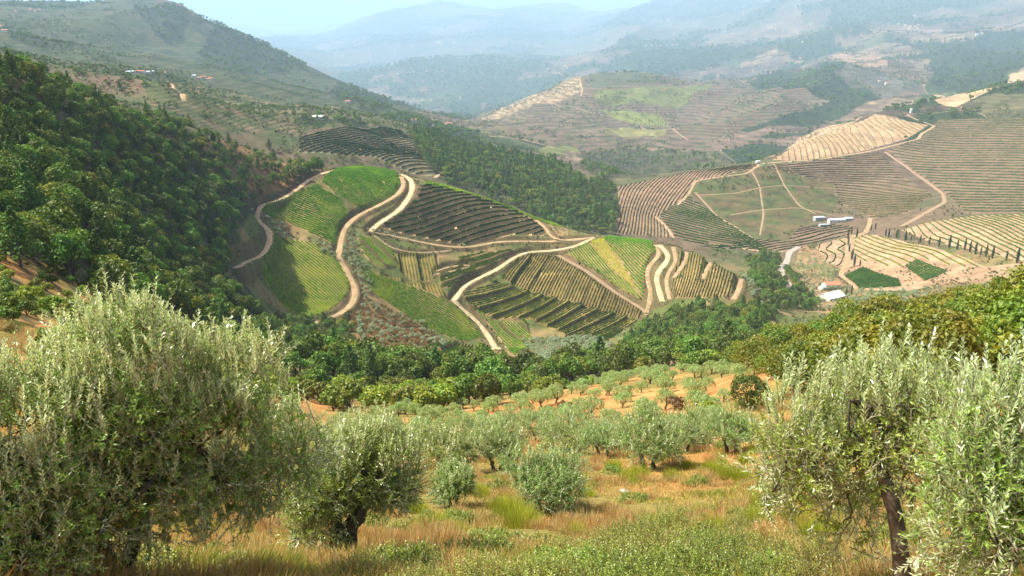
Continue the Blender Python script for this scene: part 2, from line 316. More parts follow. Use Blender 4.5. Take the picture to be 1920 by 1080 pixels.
# ------------------------------------------------------------------ vineyard parcels traced on the ground
def dirf(p1, p2, sp, rmin, rmax=1e9, wig=0.0):
    a = at(*p1, rmin, rmax); b = at(*p2, rmin, rmax); d = (b - a) / np.linalg.norm(b - a); nrm = np.array([-d[1], d[0]])
    return lambda x, y: ((x - a[0]) * nrm[0] + (y - a[1]) * nrm[1]) / sp + (wig * noise(x / 45, y / 45, 71) if wig else 0)
KN = (470, 835)     # range of the knoll
GREEN = ((.11, .23, .018), (.035, .105, .010)); YGRN = ((.19, .29, .02), (.055, .15, .012)); DGRN = ((.05, .10, .015), (.025, .06, .01))
YELL = ((.38, .36, .03), (.18, .23, .02)); AUTM = ((.25, .32, .03), (.06, .16, .015))
SOIL = (.22, .15, .065); TAN = (.31, .215, .13); BRN = (.145, .102, .066); LITE = (.225, .15, .095); OLV = (.15, .15, .06)
PAR = [  # name, label, outline, (rmin,rmax), row function, soil, leaf pair, width, height, stair (rows per step, 0 none), hedge?
 ('vineyard', 'bright green vineyard block at the very top of the central knoll', [(628,318),(660,306),(690,303),(722,310),(745,322),(752,340),(744,358),(715,378),(672,393),(600,340)], KN, dirf((604,341),(675,390),2.3,560), SOIL, GREEN, .72, 1.25, 0),
 ('vineyard', 'dark green vineyard block between the shaded track and the winding upper road', [(487,385),(520,372),(560,360),(595,344),(640,375),(655,402),(634,428),(630,458),(600,448),(540,418),(492,405)], KN, dirf((533,365),(631,414),2.3,560), SOIL, GREEN, .74, 1.25, 0),
 ('vineyard', 'yellow green vineyard block inside the lowest bend of the left road', [(515,442),(545,452),(600,458),(640,492),(655,520),(655,545),(640,566),(612,585),(575,598),(540,585),(505,545),(490,505)], (430,780), dirf((530,470),(630,560),2.3,480), SOIL, YGRN, .76, 1.3, 0),
 ('vineyard', 'dark terraced vineyard of long parallel steps facing the viewer', [(718,424),(752,404),(782,372),(792,345),(830,350),(900,372),(960,390),(1018,424),(1026,441),(960,440),(925,448),(880,461),(800,445),(740,434)], KN,
   tps([(-2.6,[(782,379),(807,363),(831,358)]),(0,[(720,411),(773,397),(818,388),(860,373)]),(2.7,[(769,432),(804,420),(860,399),(905,385)]),(6,[(825,451),(881,434),(924,422),(985,408)]),(8.6,[(871,458),(917,445),(953,437),(1000,428)])],600), (.40,.28,.15), DGRN, .42, 1.5, 1),
 ('vineyard', 'narrow light green vineyard strip along the crest behind the dark terraces', [(795,340),(850,352),(1000,403),(1060,428),(1020,418),(900,370),(800,347)], KN, dirf((800,343),(1000,408),2.5,600), SOIL, YGRN, .7, 1.2, 0),
 ('vineyard', 'smooth green vineyard right of the yellow stripe on the right shoulder of the knoll', [(1130,446),(1160,440),(1222,452),(1232,468),(1214,490),(1210,520),(1206,562),(1196,545),(1165,492)], KN, dirf((1110,450),(1190,540),2.2,560), SOIL, GREEN, .74, 1.25, 0),
 ('vineyard', 'yellow green stripe crossing the smooth green vineyard', [(1104,453),(1130,446),(1165,492),(1196,545),(1150,510)], KN, dirf((1110,450),(1190,540),2.2,560), SOIL, YELL, .74, 1.25, 0),
 ('vineyard', 'green vineyard between the bare diagonal track and the yellow stripe', [(1062,474),(1104,453),(1150,510),(1196,545),(1206,562),(1165,546),(1120,512)], KN, dirf((1110,450),(1190,540),2.2,560), SOIL, GREEN, .74, 1.25, 0),
 ('vineyard', 'striped vineyard of steep rows below the bare diagonal track', [(962,484),(1000,476),(1045,480),(1098,512),(1150,550),(1204,582),(1200,600),(1160,596),(1080,570),(1000,548),(940,522)], KN, dirf((1115,533),(1096,579),2.5,520,1e9,.5), (.19,.135,.05), AUTM, .34, 1.2, 6),
 ('vineyard', 'ochre and green banked vineyard in the middle of the slope right of the pale road', [(866,552),(930,528),(1000,550),(1080,572),(1195,602),(1140,640),(1060,630),(990,598),(930,600),(880,580)], KN, dirf((912,550),(970,531),2.5,490,1e9,.5), (.19,.135,.05), AUTM, .34, 1.15, 4),
 ('vineyard', 'small steep vineyard corner right of the olive belt under the round trees', [(672,446),(700,446),(732,468),(746,498),(718,505),(690,490),(676,470)], KN, dirf((685,455),(715,485),2.4,520), SOIL, GREEN, .45, 1.3, 5),
 ('vineyard', 'small broken vineyard terraces under the track junction', [(748,472),(820,478),(822,500),(815,524),(770,524),(744,500),(738,480)], KN, dirf((790,480),(798,515),2.5,520,1e9,.6), (.19,.135,.05), AUTM, .34, 1.2, 6),
 ('vineyard', 'contour terraces tucked into the bend above the bright middle road', [(866,480),(940,474),(962,470),(925,495),(895,508),(862,526),(850,545),(826,538),(824,516)], KN, dirf((860,506),(930,482),2.4,520,1e9,.5), (.19,.135,.05), AUTM, .4, 1.3, 3),
 ('vineyard', 'thin band of short upright rows above the long bright green strip', [(700,508),(770,526),(815,530),(846,560),(780,536),(720,516)], KN, dirf((760,515),(768,535),2.6,500), (.22,.15,.05), GREEN, .34, 1.3, 6),
 ('vineyard', 'long bright green vineyard strip running down to the turning circle', [(672,492),(700,512),(780,540),(846,566),(880,598),(908,632),(868,640),(800,618),(740,578),(690,545)], KN, dirf((715,540),(790,590),2.2,470), SOIL, YGRN, .75, 1.2, 0),
 ('vineyard', 'green vineyard triangle right of the lower pale road', [(872,570),(930,604),(985,604),(1000,640),(965,665),(938,640),(915,610)], (430,700), dirf((905,600),(925,625),2.3,450), SOIL, GREEN, .5, 1.3, 6),
 ('vineyard', 'lowest vineyard terraces under the turning circle', [(800,640),(868,645),(950,668),(1000,690),(960,704),(860,690),(800,672)], (400,640), dirf((878,660),(893,640),2.5,420), SOIL, AUTM, .5, 1.4, 6),
 ('vineyard', 'curved vineyard terraces on the far right nose of the knoll', [(1268,470),(1300,468),(1345,484),(1384,512),(1376,545),(1362,556),(1300,560),(1252,556),(1262,520)], KN, tps([(0,[(1270,472),(1262,510),(1252,556)]),(6,[(1298,468),(1289,516),(1275,556)]),(15,[(1350,490),(1335,530),(1325,556)]),(21,[(1382,515),(1372,540),(1362,556)])],500), SOIL, GREEN, .45, 1.3, 0),
 ('vineyard', 'young vineyard rows on the small terrace beside the lower oaks', [(1090,668),(1140,655),(1215,650),(1230,668),(1180,690),(1100,690)], (280,420), dirf((1100,685),(1170,664),2.5,290), SOIL, YGRN, .4, 1.2, 4),
 ('vineyard', 'tan hillside with curved green vine lines above the row of cypresses', [(1690,432),(1745,416),(1830,404),(1925,400),(2000,400),(2000,520),(1925,492),(1830,470),(1740,452)], (820,1150),
   tps([(0,[(1708,427),(1718,446)]),(1.6,[(1727,423),(1746,445)]),(3.4,[(1749,417),(1780,439),(1821,457),(1835,469)]),(5,[(1766,415),(1809,437),(1857,459),(1886,486)]),(6.8,[(1785,412),(1833,428),(1881,452),(1917,476)]),(10.4,[(1821,408),(1869,421),(1920,450)])],850), TAN, ((.12,.14,.035),(.07,.1,.02)), .9, 1.5, 1),
 ('vineyard', 'tan field with yellow green vine lines below the row of cypresses', [(1600,444),(1640,440),(1740,462),(1800,480),(1850,500),(1790,500),(1722,484),(1696,500),(1640,500),(1600,480)], (800,1150),
   tps([(0,[(1602,474),(1636,499)]),(1.5,[(1600,464),(1679,500)]),(3,[(1609,455),(1703,493)]),(4.6,[(1628,452),(1722,480)]),(6.5,[(1660,450),(1760,478)]),(8,[(1690,455),(1800,484)])],820), TAN, ((.17,.18,.03),(.08,.12,.015)), .8, 1.4, 1),
 ('vineyard', 'small fan of curved terraces left of the cypress track', [(1530,462),(1560,452),(1590,446),(1588,480),(1580,505),(1550,492)], (780,1150), dirf((1562,455),(1556,480),8,820,1e9,1.2), TAN, DGRN, .9, 1.5, 1),
 ('vineyard', 'square dark green field beside the lower cypress track', [(1583,517),(1619,502),(1684,522),(1692,537),(1614,541)], (760,1050), dirf((1600,525),(1660,515),2.4,800), SOIL, DGRN, 1.1, 1.1, 0),
 ('vineyard', 'upper right dark green field set in the tan slope', [(1696,499),(1720,486),(1778,508),(1734,527)], (760,1050), dirf((1700,500),(1750,518),2.4,800), SOIL, DGRN, 1.1, 1.1, 0),
 ('vineyard', 'dark curved terraces at the lower left foot of the brown hill', [(1236,404),(1290,366),(1345,405),(1410,445),(1445,470),(1330,466),(1262,445)], (950,1400), tps([(0,[(1255,445),(1330,460),(1430,470)]),(9,[(1262,405),(1310,410),(1385,436)]),(18,[(1280,372),(1300,374),(1330,395)])],980), BRN, DGRN, .8, 1.7, 1),
 ('vineyard', 'light brown terrace lobe at the left tip of the opposite hill', [(1158,350),(1300,322),(1420,306),(1425,312),(1340,332),(1300,342),(1288,368),(1236,402),(1262,445),(1190,440),(1150,438),(1160,400)], (950,1450), tps([(0,[(1172,352),(1163,390),(1156,432)]),(7,[(1235,340),(1205,385),(1192,436)]),(13,[(1290,332),(1250,370),(1225,410)]),(22,[(1410,310),(1370,316),(1340,326)])],980), LITE, ((.13,.14,.04),(.07,.1,.025)), .8, 1.5, 1),
 ('vineyard', 'brown terraced slope above the long farm buildings', [(1432,312),(1530,300),(1650,286),(1690,330),(1750,365),(1700,400),(1640,410),(1570,380),(1562,345)], (1050,1700), tps([(0,[(1570,392),(1640,398),(1700,398)]),(12,[(1560,340),(1650,345),(1735,362)]),(20,[(1470,316),(1560,308),(1670,310)])],1080), BRN, ((.11,.11,.035),(.06,.08,.025)), .8, 1.5, 1),
 ('vineyard', 'long brown slope with green dashes on the right side below the ridge road', [(1665,282),(1725,262),(1760,225),(1925,220),(2000,215),(2000,400),(1925,400),(1815,402),(1775,365),(1720,325)], (1000,2000), tps([(0,[(1800,395),(1860,398),(1920,396)]),(9,[(1760,345),(1840,350),(1920,352)]),(18,[(1720,300),(1820,300),(1920,302)]),(28,[(1740,255),(1830,255),(1920,258)])],1040), BRN, ((.08,.11,.035),(.045,.075,.02)), .9, 1.6, 1),
 ('vineyard', 'pale wavy terraces on the ridge shoulder above the winding hill road', [(1448,300),(1500,268),(1560,244),(1640,222),(1690,228),(1740,236),(1700,262),(1600,286),(1500,300)], (1300,2000), tps([(0,[(1460,285),(1480,300)]),(5,[(1500,270),(1535,292)]),(11,[(1560,250),(1600,282)]),(17,[(1630,230),(1680,258)])],1320), TAN, ((.16,.16,.05),(.09,.11,.03)), .8, 1.3, 1),
 ('vineyard', 'brown contour rows below the long farm buildings', [(1340,466),(1440,470),(1480,470),(1590,440),(1600,425),(1560,420),(1500,425),(1478,452),(1410,448)], (930,1200), dirf((1480,462),(1590,440),11,960,1e9,.6), BRN, DGRN, .6, 1.3, 1),
 ('vineyard', 'shaded blue green terraces on the slope behind the knoll', [(560,268),(640,255),(740,238),(770,262),(822,310),(835,332),(780,330),(700,300),(640,300),(560,290)], (880,1350), tps([(0,[(640,285),(720,262),(760,258)]),(8,[(660,300),(740,282),(790,290)]),(13,[(740,302),(790,300),(826,318)])],900), (.20,.18,.10), DGRN, .6, 1.5, 1),
]
DARKB = ('dark terraced', 'shaded blue', 'dark curved')
PAR = [(*p, p[1].startswith(DARKB)) for p in PAR]
FCACHE = []
ROWF = np.zeros_like(Z); STR = np.zeros_like(Z)
for p in PAR:
    m = inpoly(PX, PY, p[2]) & (RQ > p[3][0]) & (RQ < p[3][1])
    ii, jj = np.nonzero(m); 
    if not len(ii): FCACHE.append(None); continue
    i0, i1, j0, j1 = max(ii.min() - 1, 0), min(ii.max() + 2, NA - 1), max(jj.min() - 1, 0), min(jj.max() + 2, NR - 1)
    f = p[4](X[i0:i1, j0:j1], Y[i0:i1, j0:j1]); FCACHE.append((i0, i1, j0, j1, f, m[i0:i1, j0:j1]))
    if p[9]:
        k = p[9]; q = f / k + .37 * (k > 1) ; z = ZS[i0:i1, j0:j1]
        dz = np.gradient(z, axis=1) / (np.gradient(q, axis=1) + 1e-9); dz2 = np.gradient(z, axis=0) / (np.gradient(q, axis=0) + 1e-9)
        gq = np.hypot(np.gradient(q, axis=1), np.gradient(q, axis=0)); w = np.abs(np.gradient(q, axis=1)) / (gq + 1e-9)
        dz = np.clip(np.where(w > .45, dz, dz2), -3.8, 3.8)
        from_edge = m[i0:i1, j0:j1].astype(float)
        for _ in range(2): from_edge = (from_edge + np.roll(from_edge, 1, 0) + np.roll(from_edge, -1, 0) + np.roll(from_edge, 1, 1) + np.roll(from_edge, -1, 1)) / 5
        fr = q - np.floor(q); st = sstep(.0, .55 if p[10] else .3, fr) if k == 1 else sstep(0, .15, fr)
        Z[i0:i1, j0:j1] += dz * (st - fr) * (.95 if k == 1 else .9) * from_edge
# ------------------------------------------------------------------ dirt tracks: the ground is cut to them
KR = 440
ROADS = [  # label, photo polyline, rmin, rmax, width, material, side batter
 ('tree shadowed dirt track along the foot of the wood, left of the knoll', [(628,318),(560,350),(492,374),(476,400),(505,430),(508,448),(498,468),(462,486),(440,500)], 420, 830, 5, 'pale'),
 ('winding sandy road round the two upper green vineyard blocks', [(752,330),(758,345),(748,362),(722,378),(690,392),(662,406),(645,425),(640,445),(636,468),(634,480)], KR, 830, 5, 'sand'),
 ('broad pale road dropping from the crest of the knoll to the junction', [(750,325),(768,333),(774,345),(770,365),(748,395),(716,412),(700,425),(694,433)], KR, 830, 6, 'bright'),
 ('long sandy road bending round the lower left vineyard block', [(634,480),(645,498),(660,525),(668,545),(662,570),(645,584),(610,598),(575,606),(548,612)], KR, 700, 5, 'sand'),
 ('pale track running right from the junction under the dark terraces', [(694,433),(740,440),(800,455),(850,463),(882,464),(930,450),(980,450),(1035,452),(1075,447),(1112,444)], KR, 830, 4.5, 'sand'),
 ('short hairpin track between the dark terraces and the crest', [(1112,444),(1080,450),(1040,452),(1030,440),(1024,425),(1005,412)], KR, 830, 4, 'sand'),
 ('bright road descending the middle of the knoll to its junction bend', [(1112,444),(1085,460),(1040,470),(985,468),(962,482),(930,506),(900,518),(868,532),(862,546),(850,562)], KR, 830, 5, 'bright'),
 ('lowest bright road ending in a turning circle', [(850,562),(868,580),(895,600),(908,620),(918,636),(930,652)], 430, 700, 5, 'bright'),
 ('bare diagonal track dropping from the centre to the lower right corner of the knoll', [(1046,478),(1080,495),(1105,510),(1150,545),(1200,574),(1212,585)], KR, 830, 5, 'soil'),
 ('narrow road along the right edge of the yellow striped vineyard', [(1228,458),(1240,470),(1232,482),(1216,495),(1212,520),(1222,545),(1218,565),(1211,590)], KR, 830, 4.5, 'sand'),
 ('widest pale road on the right shoulder, crossed by shadows', [(1236,458),(1252,470),(1256,482),(1240,500),(1228,518),(1236,545),(1242,565)], KR, 830, 5.5, 'bright'),
 ('thin pale track just right of the shadow crossed road', [(1262,462),(1268,480),(1266,495),(1252,510),(1248,530),(1256,560)], KR, 830, 4, 'sand'),
 ('outer curved track on the right nose of the knoll', [(1283,467),(1287,480),(1278,500),(1262,520)], KR, 830, 3.5, 'sand'),
 ('short bowed track inside the nose terraces', [(1325,478),(1332,492),(1322,508),(1318,522)], KR, 830, 3.5, 'sand'),
 ('last pale track at the right end of the knoll', [(1378,508),(1392,522),(1386,542),(1375,560)], 420, 830, 4.5, 'sand'),
 ('curved bench track among the small broken terraces', [(818,512),(840,508),(890,500),(880,492),(830,498),(820,506)], KR, 760, 2.5, 'sand'),
 ('thin terrace track under the row of small trees', [(700,440),(725,460),(745,470),(790,474),(840,468)], KR, 760, 3, 'soil'),
 ('pale gravel road winding along the right hand valley floor', [(1498,462),(1480,472),(1476,488),(1464,505),(1468,520),(1480,532),(1482,548)], 640, 1100, 8, 'grey'),
 ('sandy track beside the cypresses down to the green field', [(1603,440),(1592,452),(1588,470),(1592,485),(1580,505),(1576,515),(1600,532),(1607,542)], 740, 1150, 5, 'sand'),
 ('short pale road from the cypress line up to the brown slope', [(1603,440),(1622,436),(1630,422),(1632,408)], 950, 1250, 6, 'sand'),
 ('long hill road along the ridge of the opposite hill', [(1424,306),(1452,304),(1520,300),(1600,288),(1660,276),(1722,260),(1728,250),(1752,236)], 1150, 2200, 7, 'sand'),
 ('ridge top track past the small tower', [(1752,236),(1700,214),(1720,212),(1790,206),(1860,206),(1920,200)], 1300, 2300, 5, 'sand'),
 ('steep pale path down the left lobe of the opposite hill', [(1424,308),(1400,325),(1345,332),(1304,338),(1292,362),(1270,384)], 1000, 1500, 5, 'sand'),
 ('straight diagonal path across the brown hill', [(1304,360),(1345,405),(1380,425),(1412,446)], 980, 1400, 4, 'soil'),
 ('curving road low on the right brown slope', [(1660,284),(1700,312),(1738,340),(1768,362),(1772,378),(1740,396),(1690,424)], 1000, 1800, 6, 'soil'),
 ('short sandy spur left of the brown hill', [(1228,405),(1245,420),(1258,436),(1262,445)], 930, 1300, 5, 'sand'),
 ('sandy path under the contour rows', [(1330,455),(1380,462),(1440,472),(1480,470)], 930, 1200, 4, 'sand'),
 ('left path through the net of fields', [(1408,318),(1425,350),(1432,400),(1425,440)], 1020, 1400, 3, 'soil'),
 ('upper path through the net of fields', [(1310,365),(1380,362),(1430,350),(1470,346),(1560,352)], 1020, 1400, 3, 'soil'),
 ('lower path through the net of fields', [(1370,402),(1430,392),(1500,388),(1560,402)], 1000, 1400, 3, 'soil'),
 ('right path through the net of fields', [(1450,306),(1470,345),(1500,386),(1530,400)], 1020, 1450, 3, 'soil'),
 ('white walled track on the middle hill', [(1088,152),(1092,168),(1090,180)], 1900, 2800, 8, 'sand'),
 ('long track across the middle hill fields', [(1108,180),(1170,182),(1240,170),(1300,158),(1360,160)], 1900, 2900, 8, 'soil'),
 ('diagonal track down the middle hill', [(1020,188),(1060,200),(1130,216),(1200,236),(1290,262)], 1700, 2900, 7, 'soil'),
 ('lower track along the foot of the middle hill', [(860,240),(930,252),(1040,278),(1120,288)], 1500, 2400, 7, 'soil'),
 ('pale track on the far wooded spur', [(1470,134),(1510,124),(1535,112),(1555,100)], 2000, 3600, 9, 'grey'),
 ('steep pale track through the fields beyond the left wood', [(300,148),(322,158),(345,188)], 800, 1600, 6, 'sand'),
 ('pale path on the slope behind the crest', [(815,332),(830,322),(838,318)], 880, 1400, 5, 'sand'),
]
RD = np.full(Z.shape, 1e3, np.float32); ZR = np.zeros_like(Z); RW = np.zeros_like(Z); road_geo = []
for lab, pts, r0, r1, w, mt in ROADS:
    step = 1.5 if r1 < 900 else 4.0
    Q = line(pts, r0, r1, step); z = zat(Q[:, 0], Q[:, 1], ZS); n = len(z); k = max(2, min(int(14 / step), n // 3))
    for _ in range(3):
        zp = np.pad(z, k, 'reflect', reflect_type='odd'); z = np.convolve(zp, np.ones(2 * k + 1) / (2 * k + 1), 'valid')
    z = z - 0.6; w *= .84 if r1 < 900 else .9
    road_geo.append((Q, z)); reach = w * .5 + (9 if r1 < 900 else 8)
    for (x, y), zz in zip(Q, z):
        r = math.hypot(x, y); a = math.atan2(x, y)
        j0, j1 = np.searchsorted(RG, [r - reach, r + reach]); i0, i1 = np.searchsorted(AZ, [a - reach / r, a + reach / r])
        d = np.hypot(X[i0:i1, j0:j1] - x, Y[i0:i1, j0:j1] - y); s = np.s_[i0:i1, j0:j1]
        b = d - w * .5 < RD[s]
        RD[s] = np.where(b, d - w * .5, RD[s]); ZR[s] = np.where(b, zz, ZR[s])
wr = 1 - sstep(0.8, 3.6, RD)
Z = Z + (ZR - Z) * wr
Z = np.where(RD < 2.5, Z - .10 * (1 - sstep(.6, 2.5, RD)), Z)
# ------------------------------------------------------------------ land cover
C3 = lambda c: np.array(c, float)
def mix(a, b, f): return a + (b - a) * f[..., None]
n1 = fbm(XQ / 22, YQ / 22, 31, 4); n2 = fbm(X / 5, Y / 5, 37, 3); n3 = fbm(XQ / 90, YQ / 90, 41, 4)
COV = np.empty(Z.shape + (3,))
near = mix(C3((.34, .15, .05)), C3((.44, .25, .09)), np.clip(.5 + n2 * 1.2, 0, 1)); near = mix(near, C3((.15, .15, .04)), np.clip(.3 + n1 * 1.8, 0, .8))
midc = mix(C3((.085, .105, .03)), C3((.22, .15, .07)), np.clip(.35 + n1 * 1.4, 0, 1))
farc = mix(C3((.125, .09, .055)), C3((.06, .075, .03)), np.clip(.35 + n3 * 1.6, 0, 1))
COV = mix(mix(near, midc, sstep(150, 260, RQ)), farc, sstep(820, 950, RQ))
# field mosaic on the far hills (cells of a jittered grid, each one crop; pale tracks between some)
def cells(x, y, s, seed):
    gx, gy = np.floor(x / s), np.floor(y / s); b1 = np.full(x.shape, 1e9); b2 = b1.copy(); idh = np.zeros(x.shape)
    for di in (-1, 0, 1):
        for dj in (-1, 0, 1):
            cx, cy = gx + di, gy + dj
            d = np.hypot(x / s - cx - .15 - .7 * _h(cx, cy, seed), y / s - cy - .15 - .7 * _h(cx, cy, seed + 1))
            h = _h(cx, cy, seed + 2); b = d < b1
            b2 = np.where(b, b1, np.minimum(b2, d)); idh = np.where(b, h, idh); b1 = np.where(b, d, b1)
    return idh, (b2 - b1) * s
fm = RQ > 1150
xs, ys = XQ[fm] + 40 * noise(XQ[fm] / 90, YQ[fm] / 90, 3), YQ[fm] + 40 * noise(XQ[fm] / 90, YQ[fm] / 90, 4)
idh, edge = cells(xs, ys, 190., 51)
wood_n = fbm(XQ[fm] / 420, YQ[fm] / 420, 61, 4)
pal = np.array([(.125,.09,.065), (.105,.075,.055), (.085,.08,.04), (.055,.072,.028), (.165,.12,.08), (.11,.085,.06)])
cc = pal[np.minimum((idh * 6).astype(int), 5)]
cc = cc * (1 + .6 * n3[fm] + .6 * n1[fm])[:, None]
wmask = (wood_n + .35 * (idh - .5) + np.where(PX[fm] < 900, .12, 0)) > .1
cc[wmask] = C3((.028, .042, .018)) * (1 + .3 * n2[fm][wmask])[:, None]
cc = cc + (C3((.05, .065, .04)) - cc) * (.5 * sstep(3000, 6000, RQ[fm]))[:, None]  # crop contrast fades with distance: haze put into the colour
tr = (edge < np.where(RQ[fm] > 2500, 5., 3.5)) & ~wmask & (idh > .35); cc[tr] = (.26, .19, .13)
big = COV[fm]; bl = sstep(1150, 1500, RQ[fm])[:, None]; COV[fm] = big * (1 - bl) + cc * bl
STR[fm] = np.where(wmask, 0, .55) * bl[:, 0]; ROWF[fm] = Z[fm] / SQ[fm] / 6.0 + noise(XQ[fm] / 200, YQ[fm] / 200, 8) * .6
WOOD = np.zeros(Z.shape, np.float32); WOOD[fm] = wmask * (RQ[fm] > 1500)
nz1 = fbm(XQ / 45, YQ / 45, 131, 3) * 2; nz2 = fbm(XQ / 45, YQ / 45, 137, 3) * 2
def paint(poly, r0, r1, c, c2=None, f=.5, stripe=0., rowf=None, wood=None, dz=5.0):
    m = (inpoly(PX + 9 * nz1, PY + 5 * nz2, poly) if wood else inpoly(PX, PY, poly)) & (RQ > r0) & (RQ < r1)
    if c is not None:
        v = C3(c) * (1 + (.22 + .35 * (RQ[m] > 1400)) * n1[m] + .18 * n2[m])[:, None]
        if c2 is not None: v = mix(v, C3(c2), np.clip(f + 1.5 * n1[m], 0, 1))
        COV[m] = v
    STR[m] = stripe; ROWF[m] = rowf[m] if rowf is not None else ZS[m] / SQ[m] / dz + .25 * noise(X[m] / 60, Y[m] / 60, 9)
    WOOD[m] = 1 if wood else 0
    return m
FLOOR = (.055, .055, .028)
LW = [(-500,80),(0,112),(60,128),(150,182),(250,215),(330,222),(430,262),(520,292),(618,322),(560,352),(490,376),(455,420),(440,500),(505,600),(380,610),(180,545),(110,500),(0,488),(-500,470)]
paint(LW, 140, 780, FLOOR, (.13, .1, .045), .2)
RUST = paint([(300,250),(420,262),(520,292),(618,318),(560,348),(480,370),(400,330)], 300, 760, (.2, .115, .05), (.09, .08, .035), .4)   # rusty bracken slope
paint([(-500,440),(0,482),(110,500),(175,545),(60,620),(-500,640)], 80, 190, (.36, .18, .06), (.1, .15, .03), .5, .8, dz=3.4)
VW = [(830,258),(900,262),(1010,288),(1080,330),(1150,350),(1160,395),(1145,440),(1080,440),(1000,405),(900,368),(840,345),(790,300),(765,240)]
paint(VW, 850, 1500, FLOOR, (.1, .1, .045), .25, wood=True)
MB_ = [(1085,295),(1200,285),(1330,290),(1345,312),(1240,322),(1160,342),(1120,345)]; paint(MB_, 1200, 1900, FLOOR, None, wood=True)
for po in ([(1455,178),(1560,120),(1640,150),(1655,190),(1600,215),(1500,240),(1430,235),(1440,215),(1560,195)], [(1530,70),(1620,64),(1740,110),(1740,175),(1860,180),(1925,130),(1925,65),(1840,75),(1760,90),(1660,75)],
           [(1190,110),(1280,72),(1340,80),(1395,95),(1340,130),(1240,152),(1170,140)], [(1410,150),(1470,138),(1560,190),(1500,188),(1420,168)],
           [(1035,210),(1110,206),(1118,220),(1045,224)],
           [(860,212),(960,195),(1000,190),(900,235),(830,232)]):
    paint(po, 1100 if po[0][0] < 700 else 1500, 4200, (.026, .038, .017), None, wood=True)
WOOD[inpoly(PX, PY, VW) & (RQ < 1500)] = 0; WOOD[(RQ < 1700) & (PX > 1160) & (PY > 318)] = 0
# left hazy mountain and the terraces under it
paint([(-60,20),(130,20),(200,8),(280,2),(380,50),(470,65),(600,128),(700,165),(820,212),(760,225),(640,222),(500,210),(300,190),(-60,120)], 1150, 3600, (.085,.09,.048), (.032,.05,.022), .5, .95, dz=6)
paint([(250,150),(420,170),(560,190),(700,205),(800,238),(760,262),(700,240),(560,262),(420,250),(300,215)], 850, 1500, (.08,.095,.035), (.16,.115,.07), .3, .9, dz=3.2)
for po in ([(375,85),(420,52),(500,80),(600,128),(560,138),(470,142),(385,135)], [(0,60),(60,62),(110,85),(180,100),(130,108),(40,90)], [(250,20),(330,20),(400,50),(330,75),(270,50)], [(620,165),(760,190),(830,215),(700,215),(620,190)], [(560,238),(660,228),(690,245),(560,252)]):
    paint(po, 1000, 3600, (.026, .038, .017), None, wood=True)
# middle hill fields
MH = [(860,240),(985,190),(1030,175),(1090,150),(1250,152),(1400,160),(1560,195),(1430,240),(1340,262),(1330,290),(1200,285),(1085,290),(930,262)]
paint(MH, 1600, 3000, (.15, .105, .075), (.085, .085, .042), .3, .9, dz=5.5)
paint([(985,190),(1030,175),(1090,150),(1088,182),(930,240),(900,238)], 1600, 3000, (.23,.17,.10), None, .5, .8, dz=7)
for po, c in (([(1110,184),(1200,178),(1290,168),(1340,164),(1270,196),(1120,196)], (.11,.125,.04)), ([(1120,204),(1240,204),(1256,222),(1160,220)], (.14,.155,.045)), ([(1132,238),(1200,240),(1252,252),(1245,266),(1134,266)], (.165,.155,.06)), ([(1100,150),(1250,152),(1230,165),(1110,178)], (.07,.08,.045)), ([(1740,186),(1850,174),(1870,180),(1790,206),(1755,200)], (.34,.24,.14)), ([(1890,150),(1925,145),(1925,165),(1885,168)], (.34,.24,.14)),
              ([(1000,282),(1080,280),(1086,290),(1010,292)], (.11,.12,.04))):
    paint(po, 1400, 3200, c, None, .5, .15)
paint([(1560,105),(1640,108),(1665,130),(1600,135),(1545,118)], 2000, 3500, (.22, .15, .10), None, .5, .4)
paint([(1560,150),(1600,130),(1700,150),(1730,180),(1660,195)], 2000, 3500, (.09, .085, .065), None, .5, .7)
# opposite hill: net of olive green fields, right bush
paint([(1304,340),(1425,312),(1560,345),(1570,380),(1560,400),(1500,425),(1478,452),(1412,446),(1345,404),(1292,362)], 980, 1480, (.11,.085,.042), (.065,.08,.028), .5, .4)
paint([(1850,240),(1925,236),(1925,300),(1860,280)], 1100, 2200, FLOOR, None, wood=True)
paint([(1500,462),(1530,462),(1580,505),(1605,545),(1560,600),(1480,560),(1490,500)], 620, 1100, (.25,.16,.085), (.12,.12,.045), .4)
paint([(1590,440),(1640,440),(1850,500),(1925,492),(1925,520),(1760,535),(1700,545),(1600,545),(1576,515)], 740, 1150, TAN, (.24,.155,.09), .4)
paint([(1640,470),(1700,500),(1740,530),(1700,542),(1684,522),(1619,502)], 740, 1150, (.28,.185,.11), None)
paint([(1400,480),(1460,470),(1470,540),(1500,580),(1420,570)], 560, 1100, FLOOR, (.15,.13,.06), .3)
# knoll default, banks, red autumn scrub
paint([(600,600),(640,590),(672,560),(700,560),(800,620),(840,640),(800,660),(700,650)], 300, 560, (.2,.10,.04), (.12,.11,.045), .45)
for p, fc in zip(PAR, FCACHE):
    if fc is None: continue
    i0, i1, j0, j1, f, m = fc; s = np.s_[i0:i1, j0:j1]
    v = C3(p[5]) * (1 + .22 * n1[s] + .2 * n2[s])[..., None]
    if p[9] > 1 or (p[9] == 1 and p[10]):     # terrace risers: scrubby earth, darkened to stand in for their shade
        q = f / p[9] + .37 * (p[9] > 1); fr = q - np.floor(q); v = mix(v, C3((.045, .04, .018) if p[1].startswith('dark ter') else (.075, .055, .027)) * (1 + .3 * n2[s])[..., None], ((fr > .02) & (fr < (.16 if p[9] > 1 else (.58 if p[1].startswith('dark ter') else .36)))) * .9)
    COV[s] = np.where(m[..., None], v, COV[s]); STR[s] = np.where(m, 0, STR[s]); WOOD[s] = np.where(m, 0, WOOD[s])
